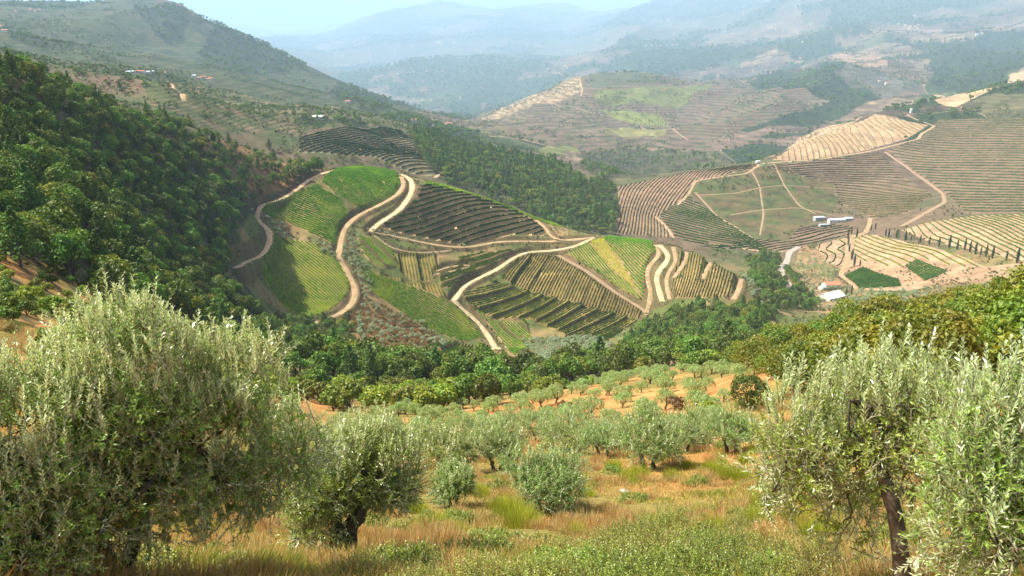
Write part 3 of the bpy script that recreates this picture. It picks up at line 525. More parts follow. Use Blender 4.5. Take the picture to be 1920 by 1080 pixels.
bank = (RD > 0) & (RD < 4.2) & (RQ < 850); COV[bank] = COV[bank] * .3 + C3((.10,.07,.038)) * .7  # earth brown, deepened to paint in the shadow on the cut banks
STR[RD < 4] = 0; WOOD[RD < 6] = 0
for q_ in range(3): COV[..., q_] *= 1 + .35 * fbm(XQ / 9, YQ / 9, 161, 3) * (RQ > 240)
COV = np.clip(COV, .012, .7)
# ------------------------------------------------------------------ terrain mesh
i = np.arange(NA - 1)[:, None] * NR; j = np.arange(NR - 1)[None]
F = np.stack([i + j, i + j + 1, i + NR + j + 1, i + NR + j], -1).reshape(-1, 4)[:, ::-1]
m, n, out = newmat('terrain_ground')
a1 = N(n, 'ShaderNodeAttribute', attribute_name='cover'); a2 = N(n, 'ShaderNodeAttribute', attribute_name='row'); a3 = N(n, 'ShaderNodeAttribute', attribute_name='rows')
g = N(n, 'ShaderNodeNewGeometry'); fine = ntex(n, 1.6, 5, g.outputs['Position'], .65); fine2 = ntex(n, .09, 4, g.outputs['Position'])
col = mixc(n, 1.0, a1.outputs['Color'], ramp(n, fine, [(.25, (.6, .6, .58)), (.75, (1.35, 1.33, 1.3))]), 'MULTIPLY')
col = mixc(n, 1.0, col, ramp(n, fine2, [(.3, (.82, .84, .8)), (.7, (1.16, 1.14, 1.15))]), 'MULTIPLY')
fr = math_(n, 'FRACT', a2.outputs['Fac']); pu = math_(n, 'SUBTRACT', 1.0, math_(n, 'MULTIPLY', math_(n, 'ABSOLUTE', math_(n, 'SUBTRACT', fr, .5)), 3.2), None, True)
br = math_(n, 'MULTIPLY_ADD', ntex(n, .02, 3, g.outputs['Position']), 3.0, -.55, True)
col = mixc(n, math_(n, 'MULTIPLY', math_(n, 'MULTIPLY', pu, a3.outputs['Fac']), br), col, (.03, .04, .02))
b = N(n, 'ShaderNodeBsdfPrincipled', i_Roughness=.95); b.inputs['Specular IOR Level'].default_value = .1
L(n, col, b.inputs[0]); bp = N(n, 'ShaderNodeBump', i_Strength=.5, i_Distance=.4); L(n, fine, bp.inputs['Height']); L(n, bp.outputs[0], b.inputs['Normal']); L(n, b.outputs[0], out.inputs[0])
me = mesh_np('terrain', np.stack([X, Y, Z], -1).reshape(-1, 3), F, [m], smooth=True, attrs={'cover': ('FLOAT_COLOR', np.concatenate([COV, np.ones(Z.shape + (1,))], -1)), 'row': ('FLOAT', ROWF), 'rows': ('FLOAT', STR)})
tag(add('terrain', me), kind='structure')
print('terrain', NA, NR, 'zmin', Z.min(), 'zmax', Z.max())
# haze: air box round camera and scene
hz = MB(); hz.box((0, 20000, (Z.min() - 1 + Z.max() + 30) / 2), (130000, 110000, Z.max() + 30 - Z.min() + 2))
m, n, out = newmat('haze_air'); pv = N(n, 'ShaderNodeVolumePrincipled', i_Density=0.66e-4, i_Anisotropy=.0)
pv.inputs['Color'].default_value = (.52, .76, 1, 1); L(n, pv.outputs[0], out.inputs['Volume'])
tag(add('haze', hz.mesh('haze', [m])), kind='stuff')
# ------------------------------------------------------------------ road surfaces
def rutted(m):      # weedy middle strip and darker wheel marks
    n = m.node_tree; b = [q for q in n.nodes if q.type == 'BSDF_PRINCIPLED'][0]; src = b.inputs[0].links[0].from_socket
    a = N(n, 'ShaderNodeAttribute', attribute_name='mid'); g = N(n, 'ShaderNodeNewGeometry'); f = math_(n, 'MULTIPLY_ADD', ntex(n, .25, 3, g.outputs['Position']), 4.0, -1.6, True)
    L(n, mixc(n, math_(n, 'MULTIPLY', math_(n, 'MULTIPLY', a.outputs['Fac'], f), .75), src, (.13, .12, .045)), b.inputs[0])
    return m
ROADM = {'sand': plain('sandy_track', (.40,.28,.16), .95, .22, (.24,.16,.08)), 'bright': plain('pale_track', (.52,.41,.25), .95, .22, (.36,.26,.14)),
         'soil': plain('earth_track', (.27,.18,.11), .95, .5, (.27,.18,.11)), 'pale': plain('dusty_track', (.5,.36,.22), .95, .4, (.32,.22,.13)),
         'grey': plain('gravel_track', (.36,.31,.26), .95, .4, (.28,.24,.2))}
for m_ in ROADM.values(): rutted(m_)
for (lab, pts, r0, r1, w, mt), (Q, z) in zip(ROADS, road_geo):
    n_ = len(Q); Tn = np.gradient(Q, axis=0); Tn /= np.linalg.norm(Tn, axis=1)[:, None]; Nn = np.c_[-Tn[:, 1], Tn[:, 0]]
    V = []
    offs = np.array([-.5, -.4, -.14, 0, .14, .4, .5]); dz = np.array([-.12, .02, .05, .08, .05, .02, -.12]); w = w * (.84 if r1 < 900 else .9)
    wob = 1 + .2 * noise(np.arange(n_) / 5., np.zeros(n_) + w, 5)
    for o_, d_ in zip(offs, dz): V.append(np.c_[Q + Nn * (o_ * w * wob)[:, None], z + d_ + .03])

    V = np.stack(V, 1).reshape(-1, 3); ii = np.arange(n_ - 1)[:, None] * 7; jj = np.arange(6)[None]
    Fq = np.stack([ii + jj, ii + jj + 1, ii + 7 + jj + 1, ii + 7 + jj], -1).reshape(-1, 4)[:, ::-1]
    o = add('dirt_track', mesh_np('dirt_track', V, Fq, [ROADM[mt]], smooth=True, attrs={'mid': ('FLOAT', np.tile([1, .25, 0, 1, 0, .25, 1], n_))})); tag(o, lab, kind='structure')
    if 'turning circle' in lab:
        th = np.linspace(0, 2 * math.pi, 28, endpoint=False); c = Q[-1]; zc = z[-1] + .05
        rr = 7.5 * (1 + .12 * np.sin(2 * th + 1))
        ring = np.c_[c[0] + rr * np.cos(th), c[1] + rr * np.sin(th), np.full(28, zc)]; ring2 = ring + [0, 0, -2.5]; ring2[:, :2] = c + (ring[:, :2] - c) * 1.25
        b_ = MB(); b_.add(np.r_[[[c[0], c[1], zc + .05]], ring], [[0, q + 1, (q + 1) % 28 + 1] for q in range(28)])
        b_.add(np.r_[ring, ring2], [[q, q + 28, (q + 1) % 28 + 28, (q + 1) % 28] for q in range(28)])
        tag(add('turning_place', b_.mesh('turning_place', [ROADM['bright']])), 'pale turning circle at the bottom end of the bright road', kind='structure')
# ------------------------------------------------------------------ vine rows: leafy hedges along the level lines of each parcel's row function
def hedge(f, m, i0, j0, w, h):
    i1, j1 = i0 + f.shape[0], j0 + f.shape[1]
    x = X[i0:i1, j0:j1]; y = Y[i0:i1, j0:j1]; z = Z[i0:i1, j0:j1]; rd = RD[i0:i1, j0:j1]
    cm = m[:-1, :-1] & m[1:, 1:] & (rd[:-1, :-1] > .6)
    f4 = np.stack([f[:-1, :-1], f[1:, :-1], f[1:, 1:], f[:-1, 1:]]); hi = np.floor(f4.max(0)); cm &= (np.floor(f4.min(0)) < hi)
    ci, cj = np.nonzero(cm); lev = hi[ci, cj]
    if not len(ci): return None
    gx, gy = [], []
    def corner(k): return ci + (k in (1, 2)), cj + (k in (2, 3))
    # gradient of f in world space
    dfi = np.gradient(f, axis=0); dfj = np.gradient(f, axis=1)
    xi, xj, yi, yj = np.gradient(x, axis=0), np.gradient(x, axis=1), np.gradient(y, axis=0), np.gradient(y, axis=1)
    det = xi * yj - xj * yi; GX = (dfi * yj - dfj * yi) / det; GY = (xi * dfj - xj * dfi) / det; gn = np.hypot(GX, GY) + 1e-9; GX /= gn; GY /= gn
    P = []; OK = []
    for k in range(4):
        a, b = corner(k), corner((k + 1) % 4); fa = f[a]; fb = f[b]
        ok = (fa < lev) != (fb < lev); t = np.where(ok, (lev - fa) / np.where(fb == fa, 1, fb - fa), 0)
        P.append(np.stack([q[a] + (q[b] - q[a]) * t for q in (x, y, z, GX, GY)], -1)); OK.append(ok)
    P = np.stack(P, 1); OK = np.stack(OK, 1); g2 = OK.sum(1) == 2; P = P[g2]; OK = OK[g2]
    o = np.argsort(~OK, axis=1, kind='stable')[:, :2]; A = P[np.arange(len(P)), o[:, 0]]; B = P[np.arange(len(P)), o[:, 1]]
    mid = (A + B) / 2; keep = noise(mid[:, 0] / 9, mid[:, 1] / 9, 77) + .6 * noise(mid[:, 0] / 2.2, mid[:, 1] / 2.2, 78) > -1.2
    A, B = A[keep], B[keep]
    prof = [(-.5, -.2), (-.46, .62), (0, 1.0), (.46, .62), (.5, -.2)]; V = []
    for Q_ in (A, B):
        hh = h * (1 + .42 * noise(Q_[:, 0] / .9, Q_[:, 1] / .9, 81) + .15 * noise(Q_[:, 0] / 6, Q_[:, 1] / 6, 82)); ww = w * (1 + .5 * noise(Q_[:, 0] / 1.1, Q_[:, 1] / 1.1, 83))
        sh = .4 * w * noise(Q_[:, 0] / 1.3, Q_[:, 1] / 1.3, 84); gl = np.hypot(Q_[:, 3], Q_[:, 4]) + 1e-9
        for s_, t_ in prof:
            V.append(np.stack([Q_[:, 0] + Q_[:, 3] / gl * (s_ * ww * 2 + sh), Q_[:, 1] + Q_[:, 4] / gl * (s_ * ww * 2 + sh), Q_[:, 2] + t_ * hh], -1))
    V = np.stack(V, 1); n_ = len(A); base = np.arange(n_)[:, None] * 10
    Fq = np.stack([base + np.arange(4), base + np.arange(4) + 1, base + np.arange(4) + 6, base + np.arange(4) + 5], -1).reshape(-1, 4)
    return V.reshape(-1, 3), Fq
def vinemat(c1, c2, i):
    m, n, out = newmat('vine_leaves_%d' % i); g = N(n, 'ShaderNodeNewGeometry')
    f = ntex(n, 1.1, 3, g.outputs['Position'], .7); f2 = ntex(n, .035, 3, g.outputs['Position'])
    c = ramp(n, f, [(.42, c2), (.58, c1)])
    c = mixc(n, math_(n, 'MULTIPLY_ADD', f2, 5, -2.5, True), c, tuple(q * k for q, k in zip(c1, (1.3, 1.15, 1.0))))
    d = N(n, 'ShaderNodeBsdfDiffuse'); t = N(n, 'ShaderNodeBsdfTranslucent'); L(n, c, d.inputs[0]); L(n, c, t.inputs[0]); s = N(n, 'ShaderNodeMixShader', i_0=.18)
    bp = N(n, 'ShaderNodeBump', i_Strength=1.0, i_Distance=.6); L(n, f, bp.inputs['Height']); L(n, bp.outputs[0], d.inputs['Normal'])
    L(n, d.outputs[0], s.inputs[1]); L(n, t.outputs[0], s.inputs[2]); L(n, s.outputs[0], out.inputs[0]); return m
vm = {}
for p, fc in zip(PAR, FCACHE):
    if fc is None: continue
    i0, i1, j0, j1, f, m = fc
    r = hedge(f, m, i0, j0, p[7] * .5 if True else 0, p[8])
    if r is None: continue
    if p[6] not in vm: vm[p[6]] = vinemat(*p[6], len(vm))
    V, Fq = r
    tag(add('vineyard', mesh_np('vine_rows', V, Fq, [vm[p[6]]])), p[1], 'vineyard', 'vineyard parcels', 'stuff')
    print('vines', p[1][:30], len(Fq))
# ------------------------------------------------------------------ leaves, crowns, trees
def unit(v): return v / (np.linalg.norm(v, axis=-1, keepdims=True) + 1e-9)
def cards(P, Nn, size, aspect, updir=0.0):
    """one irregular leaf card per point, facing roughly Nn; updir lifts the long axis upward"""
    n_ = len(P); r = rng.normal(size=(n_, 3)); r[:, 2] += updir * 2.2
    U = unit(r - Nn * (r * Nn).sum(1, keepdims=True)); Vv = np.cross(Nn, U); s = size * rng.uniform(.6, 1.35, (n_, 1))
    q = []
    for a, b in ((-1, -.35), (-.1, -1), (1, .25), (.15, 1)):
        q.append(P + U * s * .5 * a * rng.uniform(.75, 1.2, (n_, 1)) + Vv * s * .5 * aspect * b * rng.uniform(.75, 1.2, (n_, 1)) + Nn * s * .12 * rng.normal(size=(n_, 1)))
    return np.stack(q, 1).reshape(-1, 3), np.arange(n_ * 4).reshape(-1, 4)
def crown_pts(n_, rad, cz, nb, br=(.32, .52), lowcut=-.55, jit=.55, sd=None):
    rx, ry, rz = rad
    c = unit(rng.normal(size=(nb, 3))); c[:, 2] = np.abs(c[:, 2]) * 1.1 - .35; c *= rng.uniform(.3, .72, (nb, 1))
    c *= np.array(rad); r = rng.uniform(*br, nb) * min(rx, rz)
    k = rng.choice(nb, n_ * 3, p=r ** 2 / (r ** 2).sum()); d = unit(rng.normal(size=(n_ * 3, 3))); d[:, 2] = np.where(d[:, 2] < lowcut, -d[:, 2], d[:, 2])
    P = c[k] + d * r[k][:, None] * rng.uniform(.72, 1.08, (n_ * 3, 1))
    dist = np.linalg.norm(P[:, None] - c[None], axis=2) / r[None]; ok = dist.min(1) > .68; P = P[ok][:n_]; d = d[ok][:n_]
    return P + [0, 0, cz], unit(d + jit * rng.normal(size=P.shape)), c + [0, 0, cz], r
BARK = plain('bark', (.16, .12, .085), .95, 9.0, (.06, .045, .035), .6)
BARKD = plain('olive_bark', (.12, .10, .075), .95, 14.0, (.035, .028, .022), .9)
OAKL = leafmat('oak_leaves', (.07, .12, .010), (.19, .24, .018), None, .32, .03, .5, .2, ((.27, .25, .02), .3))
WOODL = leafmat('wood_leaves', (.045, .11, .012), (.16, .23, .02), None, .3, .03, .5, .4, ((.17, .20, .02), .22))
PINEL = leafmat('pine_needles', (.05, .10, .018), (.12, .19, .025), None, .2, .02, .5, .2)
OLVL = leafmat('olive_leaves', (.17, .24, .10), (.32, .38, .21), (.42, .47, .31), .25, .07, .35, .14)
OLVF = leafmat('olive_leaves_near', (.12, .22, .02), (.36, .47, .09), (.54, .60, .34), .38, .06, .35, .08)
OLVG = leafmat('olive_leaves_grove', (.14, .23, .035), (.33, .43, .12), (.46, .54, .28), .32, .05, .35, .10)
CYPL = leafmat('cypress_needles', (.02, .04, .012), (.045, .075, .02), None, .1, .02, .6, .12)
SHRL = leafmat('shrub_leaves', (.12, .19, .02), (.30, .37, .04), None, .35, .05, .4, .15)
REDL = leafmat('autumn_leaves', (.38, .11, .02), (.20, .17, .03), None, .3, .02, .5, .2)
GRNL = leafmat('bright_leaves', (.15, .24, .02), (.32, .37, .03), None, .4, .03, .5, .15)
BRNL = leafmat('dry_leaves', (.22, .12, .04), (.12, .10, .03), None, .25, .02, .5, .2)
def broadleaf(n_, h, w, size, leaf, nb=16, aspect=.75, trunk=.22, bark=None, updir=0, split=False, cen=.6, rzf=.42, tr=.03):
    P, D, c, r = crown_pts(n_, (w / 2, w / 2 * rng.uniform(.85, 1.1), h * rzf), h * cen, nb)
    V, F_ = cards(P, D, size, aspect, updir); b_ = MB()
    lean = rng.normal(size=2) * .05 * h
    b_.tube([(0, 0, -.6), (lean[0] * .3, lean[1] * .3, h * trunk * .6), (lean[0], lean[1], h * trunk), (lean[0], lean[1], h * .55)], [h * tr * 1.2, h * tr * .85, h * tr * .75, h * tr * .3], 7, 1)
    for q in rng.choice(nb, min(5, nb), False):
        m_ = (np.array([lean[0], lean[1], h * trunk]) + c[q]) / 2 + rng.normal(size=3) * .04 * h
        b_.tube([(lean[0], lean[1], h * trunk * .9), m_, c[q]], [h * tr * .5, h * tr * .32, h * tr * .12], 5, 1)
    if split: return mesh_np('crown', V, F_, [leaf]), b_.mesh('trunk', [bark or BARK, bark or BARK], True)
    b_.add(V, F_, 0); return b_.mesh('tree', [leaf, bark or BARK])
def pine(n_, h, w, size, leaf):
    b_ = MB(); b_.tube([(0, 0, -.5), (.1, 0, h * .5), (0, .1, h * .97)], [h * .022, h * .016, h * .004], 6, 1)
    Ps, Ds = [], []
    for lv in range(11):
        t = lv / 10; z = h * (.28 + .7 * t); R_ = w / 2 * (1 - t) ** .7 * rng.uniform(.8, 1.15) + .25; k = max(3, int(7 - 4 * t))
        for q in range(k):
            a = 2 * math.pi * (q + rng.uniform(0, .8)) / k; c = np.array([math.cos(a), math.sin(a), .12]) * R_ * .62; m_ = int(n_ / 55)
            d = unit(rng.normal(size=(m_, 3))); Ps.append(c + [0, 0, z] + d * [R_ * .42, R_ * .42, .05 * h]); Ds.append(unit(d + [0, 0, .6] + .4 * rng.normal(size=d.shape)))
            b_.tube([(0, 0, z - .1), c * 1.3 + [0, 0, z]], [h * .006, h * .002], 4, 1)
    V, F_ = cards(np.concatenate(Ps), np.concatenate(Ds), size, .55); b_.add(V, F_, 0); return b_.mesh('pine', [leaf, BARK])
def cypress_mesh(h):
    n_ = 900; t = rng.uniform(0, 1, n_) ** .8; a = rng.uniform(0, 6.283, n_); R_ = h * .095 * np.sin(np.pi * np.clip(t * .93 + .07, 0, 1)) ** .6 * (1 - .35 * t) * rng.uniform(.75, 1.15, n_)
    P = np.c_[R_ * np.cos(a), R_ * np.sin(a), .04 * h + t * h * .96]; V, F_ = cards(P, unit(np.c_[np.cos(a), np.sin(a), np.full(n_, .5)] + .3 * rng.normal(size=(n_, 3))), h * .06, .5, .8)
    b_ = MB(); b_.tube([(0, 0, -.4), (0, 0, h * .5)], [h * .02, h * .01], 6)
    return mesh_np('crown', V, F_, [CYPL]), b_.mesh('trunk', [BARK])
V_WOOD = [broadleaf(1100, 9, 8.5, .62, WOODL, 14) for _ in range(3)] + [broadleaf(1000, 11, 6.5, .6, WOODL, 16, cen=.55, rzf=.48), broadleaf(800, 6, 8.5, .6, WOODL, 11), pine(1300, 11, 6.5, .62, PINEL)] + [broadleaf(1000, 8, 7.5, .62, OAKL, 12)]
V_PINE = [pine(1500, 12, 6, .6, PINEL) for _ in range(3)]
V_OAK = [broadleaf(4600, 8, 8.8, .34, OAKL, 24, cen=.5, rzf=.5, trunk=.15) for _ in range(4)] + [broadleaf(3800, 7, 8, .34, WOODL, 20, cen=.5, rzf=.5)]
V_DARK = [broadleaf(2200, 15, 9, .5, WOODL, 26, rzf=.45, cen=.55) for _ in range(2)]
V_BUSH = [broadleaf(1500, 5, 5.5, .38, WOODL, 12, trunk=.1, cen=.45) for _ in range(2)] + [broadleaf(1500, 4.5, 5.5, .38, OAKL, 12, trunk=.1, cen=.45)]
V_OLS = [broadleaf(520, 4.2, 4.6, .42, OLVL, 9, .42, .2, BARKD, .6) for _ in range(4)]
V_OLM = [broadleaf(3600, 4, 5.2, .21, OLVG, 15, .3, .2, BARKD, .9, True, cen=.52, rzf=.4, tr=.045) for _ in range(5)]
V_CYP = [cypress_mesh(13) for _ in range(3)]
V_GRN = [broadleaf(1200, 4.5, 5, .4, GRNL, 10, trunk=.1, cen=.45) for _ in range(2)]
V_RED = [broadleaf(420, 1.7, 3.2, .3, REDL, 9, trunk=.05, cen=.35) for _ in range(2)]
V_DRY = [broadleaf(600, 2.6, 4.0, .3, BRNL, 9, trunk=.08, cen=.4) for _ in range(2)]
V_MID = [broadleaf(380, 9, 9, .95, WOODL, 11) for _ in range(2)] + [broadleaf(380, 8, 9, .95, OAKL, 11), pine(500, 13, 6, .9, PINEL), pine(500, 10, 6, .9, PINEL)]
V_FAR = [broadleaf(150, 9, 9.5, 1.6, WOODL, 8) for _ in range(3)]
def scatter(poly, r0, r1, sp, jit=.38, seed=0, dens=None, roads=True):
    poly = np.asarray(poly, float); a, _ = px2(np.r_[poly[:, 0]], np.r_[poly[:, 1]]); a0, a1 = a.min() - .02, a.max() + .02
    cs = [(r * math.sin(q), r * math.cos(q)) for r in (r0, r1) for q in np.linspace(a0, a1, 9)]
    xs, ys = [q[0] for q in cs], [q[1] for q in cs]; R_ = np.random.default_rng(seed + 100)
    gx, gy = np.meshgrid(np.arange(min(xs), max(xs), sp), np.arange(min(ys), max(ys), sp * .87)); gx = gx + (np.arange(gx.shape[0]) % 2)[:, None] * sp / 2
    x = (gx + R_.uniform(-jit, jit, gx.shape) * sp).ravel(); y = (gy + R_.uniform(-jit, jit, gy.shape) * sp).ravel()
    r = np.hypot(x, y); k = (r > r0) & (r < r1) & (y > 0); x, y = x[k], y[k]; z = zat(x, y); px, py = w2px(x, y, zat(x, y, ZS)); k = inpoly(px + 7 * noise(x / 22, y / 22, 141), py + 4 * noise(x / 22, y / 22, 142), poly)
    if roads: k &= zat(x, y, RD) > 1.2
    if dens is not None: k &= R_.uniform(size=len(x)) < dens(x, y)
    return np.c_[x, y, z][k]
def put(kind, me, p, label, cat, group, sc=1.0, parts=True, sink=.15):
    rz = random.uniform(0, 6.28); s = (sc * random.uniform(.92, 1.1), sc * random.uniform(.92, 1.1), sc * random.uniform(.9, 1.12))
    if isinstance(me, tuple):
        e = add(kind, None, None, (p[0], p[1], p[2] - sink), rz, s); add('crown', me[0], e); add('trunk', me[1], e)
    else: e = add(kind, me, None, (p[0], p[1], p[2] - sink), rz, s)
    return tag(e, label, cat, group)
def gn_stuff(name, pts, scl, variants, label, cat='woodland'):
    me = bpy.data.meshes.new(name); me.vertices.add(len(pts)); me.vertices.foreach_set('co', np.asarray(pts, np.float32).ravel())
    a = me.attributes.new('sc', 'FLOAT', 'POINT'); a.data.foreach_set('value', np.asarray(scl, np.float32))
    o = add(name, me); ng = bpy.data.node_groups.new(name, 'GeometryNodeTree')
    ng.interface.new_socket('Geometry', in_out='INPUT', socket_type='NodeSocketGeometry'); ng.interface.new_socket('Geometry', in_out='OUTPUT', socket_type='NodeSocketGeometry')
    nn = ng.nodes; gi = nn.new('NodeGroupInput'); go = nn.new('NodeGroupOutput'); ip = nn.new('GeometryNodeInstanceOnPoints'); jn = nn.new('GeometryNodeJoinGeometry')
    for v in variants:
        ob = v if isinstance(v, bpy.types.Object) else bpy.data.objects.new('src', v)
        oi = nn.new('GeometryNodeObjectInfo'); oi.inputs['Object'].default_value = ob; oi.inputs['As Instance'].default_value = True; ng.links.new(oi.outputs['Geometry'], jn.inputs[0])
    ng.links.new(gi.outputs[0], ip.inputs['Points']); ng.links.new(jn.outputs[0], ip.inputs['Instance']); ip.inputs['Pick Instance'].default_value = True
    def rnd(t, lo, hi, sd):
        r = nn.new('FunctionNodeRandomValue'); r.data_type = t; r.inputs['Seed'].default_value = sd
        s_ = [q for q in r.inputs if q.name in ('Min', 'Max') and q.enabled]; s_[0].default_value = lo; s_[1].default_value = hi
        return [q for q in r.outputs if q.enabled][0]
    ng.links.new(rnd('INT', 0, len(variants) - 1, 3), ip.inputs['Instance Index']); ng.links.new(rnd('FLOAT_VECTOR', (0, 0, 0), (0, 0, 6.28), 5), ip.inputs['Rotation'])
    na = nn.new('GeometryNodeInputNamedAttribute'); na.data_type = 'FLOAT'; na.inputs['Name'].default_value = 'sc'; ng.links.new([q for q in na.outputs if q.enabled][0], ip.inputs['Scale'])
    ng.links.new(ip.outputs[0], go.inputs[0]); md = o.modifiers.new('scatter', 'NODES'); md.node_group = ng
    return tag(o, label, cat, None, 'stuff')
# --- left wood and the other broadleaf woods near the knoll
U_ = random.uniform
wood = []
def addw(pts, lab, kinds, s0, s1):
    for p in pts: wood.append((math.hypot(p[0], p[1]), p, lab, kinds, s0, s1))
LWT = [(-450,100),(0,128),(60,150),(150,190),(250,225),(330,238),(430,280),(520,308),(600,322),(560,345),(480,370),(440,430),(432,480),(420,540),(500,600),(400,620),(260,600),(190,570),(120,520),(0,492),(-450,470)]
barez = lambda x, y: np.where(inpoly(*w2px(x, y, zat(x, y, ZS)), [(300,262),(420,272),(540,298),(600,322),(560,345),(470,368),(420,345)]), .68, 1.0)
addw(scatter(LWT, 150, 800, 7.4, seed=1, dens=barez), 'L', 'wood', .72, 1.18)
addw(scatter([(500,600),(560,612),(660,610),(650,650),(620,700),(560,700),(460,640)], 230, 520, 8, seed=2), 'B', 'wood', .7, 1.0)
addw(scatter([(560,700),(620,690),(700,690),(800,706),(860,722),(960,728),(960,745),(900,768),(760,775),(620,785),(560,760)], 135, 420, 7, seed=3), 'C', 'bush', .95, 1.5)
addw(scatter([(0,610),(160,600),(300,640),(500,660),(600,700),(600,760),(560,790),(420,760),(250,700),(60,660),(-100,640)], 55, 330, 6.2, seed=12, dens=lambda x, y: .8), 'G', 'bush', .5, 1.0)
addw(scatter([(1180,650),(1220,610),(1260,580),(1370,575),(1440,580),(1440,640),(1380,665),(1260,668),(1190,680)], 220, 560, 8, seed=4), 'D', 'wood', .8, 1.15)
addw(scatter([(960,715),(1060,700),(1180,690),(1280,680),(1380,668),(1400,690),(1200,700),(1100,725),(980,745)], 180, 420, 7, seed=5, dens=lambda x, y: .75), 'E', 'bush', .8, 1.35)
addw(scatter([(1395,490),(1440,475),(1480,500),(1500,540),(1530,580),(1440,590),(1420,540)], 560, 1000, 9, seed=6), 'F', 'wood', .75, 1.05)
wood.sort(key=lambda q: q[0])
LABW = {'L': ('forest_tree', 'dark green tree in the dense wood covering the whole left hillside', 'trees of the left hillside wood'), 'B': ('forest_tree', 'dark tree in the gully below the lowest bend of the left road', 'trees of the gully under the left road'),
        'C': ('bushy_tree', 'low dense green tree in the thicket between the olive grove and the knoll', 'trees of the thicket beyond the olive grove'), 'D': ('forest_tree', 'dark tree in the hollow below the right shoulder of the knoll', 'trees of the hollow under the knoll'),
        'G': ('bushy_tree', 'green bushy tree on the slope behind the large left olive', 'bushy trees behind the large left olive'),
        'E': ('bushy_tree', 'olive green bushy tree on the edge above the small terraces', 'bushy trees above the small terraces'), 'F': ('forest_tree', 'tree of the copse along the valley floor right of the knoll', 'trees of the valley copse')}
rest = []; srcw = {}
for k, (r, p, lab, kinds, s0, s1) in enumerate(wood):
    s_ = U_(s0, s1); big = noise(p[0] / 30, p[1] / 30, 91); s_ *= 1.12 + .15 * big
    if k < 299:
        vs = V_WOOD if kinds == 'wood' else V_BUSH
        kd, lb, gp = LABW[lab]; me = random.choice(vs)
        if kinds == 'bush' and U_(0, 1) < .5: me = random.choice(V_GRN + V_BUSH[2:] * 2)
        o = put(kd, me, p, lb, 'tree', gp, s_, sink=.4); srcw.setdefault(me.name, o) if kinds == 'wood' else None
    else: rest.append((p, s_))
ub = scatter(LWT, 150, 800, 4.6, seed=61); ub = ub[np.random.default_rng(9).uniform(size=len(ub)) < .8]
gn_stuff('wood_undergrowth', ub - [0, 0, .3], np.random.default_rng(10).uniform(.25, .7, len(ub)), V_BUSH + V_DRY[:1], 'dark undergrowth between the trees of the left hillside wood', 'undergrowth')
gn_stuff('woodland', [q[0] - [0, 0, .4] for q in rest], [q[1] for q in rest], V_WOOD, 'continuous dark canopy of the farther part of the hillside wood', 'wood')
print('wood', len(wood), 'rest', len(rest))
for px, py, s_ in [(505,268,1.1),(225,158,1.0),(605,305,1.0),(580,312,.7),(300,200,.9),(275,196,.9),(430,262,.85),(400,258,.8),(340,240,.9),(375,250,.8),(420,300,1.0),(345,270,.9),(290,350,1.0),(560,300,.6),(250,228,.8),(310,215,.9)]:
    q = at(px, py + 12, 230); put('pine_tree', random.choice(V_PINE), (*q, float(zat(*q))), 'conical green pine rising above the left hillside wood', 'pine tree', 'pines along the top of the left wood', s_ * 1.05, sink=.3)
for k, p in enumerate(scatter([(180,260),(420,300),(440,420),(380,470),(200,380)], 200, 640, 26, seed=8)[:24]):
    put('pine_tree', random.choice(V_PINE), p, 'lighter green pine standing inside the left hillside wood', 'pine tree', 'pines inside the left wood', U_(.8, 1.05), sink=.3)
for px, py, s_ in [(1310,628,1.1),(1335,632,1.0),(1290,632,.9),(1360,634,.9),(1275,600,.8)]:
    q = at(px, py, 220); put('tall_dark_tree', random.choice(V_DARK), (*q, float(zat(*q))), 'tall dark grey green tree standing out of the hollow below the knoll', 'tree', 'tall dark trees in the hollow', s_, sink=.4)
# --- right hand oak wood
oaks = scatter([(1380,700),(1420,676),(1520,660),(1620,640),(1760,605),(1925,575),(2200,560),(2200,740),(1925,770),(1700,790),(1560,770),(1460,735)], 55, 230, 6.6, seed=11)
for k, p in enumerate(oaks):
    put('oak_tree', random.choice(V_OAK), p, 'yellow green oak in the wood behind the right hand olive tree', 'oak tree', 'oaks of the right hand wood', U_(.6, 1.12), sink=.3)
print('oaks', len(oaks))
# --- olives: knoll edges, red scrub, grove
small = []
def ols(pts, lab, gp, s0=.7, s1=1.1):
    for p in pts: small.append((math.hypot(p[0], p[1]), p, lab, gp, U_(s0, s1)))
ols(scatter([(636,430),(676,436),(676,480),(700,540),(690,568),(662,560),(650,500),(640,470)], 440, 800, 4.6, seed=20), 'grey olive in the belt beside the winding left road', 'olives of the belt along the left road')
ols(scatter([(498,405),(520,415),(548,448),(530,450),(500,425)], 500, 800, 5, seed=21), 'pale olive between the shaded track and the dark green block', 'olives by the shaded track')
ols(scatter([(598,458),(640,475),(636,488),(596,470)], 440, 800, 5, seed=22), 'grey olive on the bank between two left green blocks', 'olives on the left bank', .8, 1.2)
ols(scatter([(652,600),(680,570),(730,585),(800,590),(850,640),(830,660),(760,640),(680,650)], 300, 560, 9, seed=23), 'grey olive among the red autumn scrub', 'olives in the red scrub', .7, 1.25)
ols(scatter([(980,640),(1010,612),(1060,618),(1120,640),(1160,650),(1120,668),(1060,690),(1000,680)], 300, 560, 5.6, seed=24), 'grey green olive in the close planted patch under the banked terraces', 'olives of the patch under the terraces', .8, 1.2)
ols(scatter([(1300,462),(1380,495),(1430,545),(1470,590),(1410,590),(1396,520),(1350,486)], 480, 860, 7, seed=25), 'grey olive on the outer slope of the right shoulder', 'olives on the right shoulder', .7, 1.1)
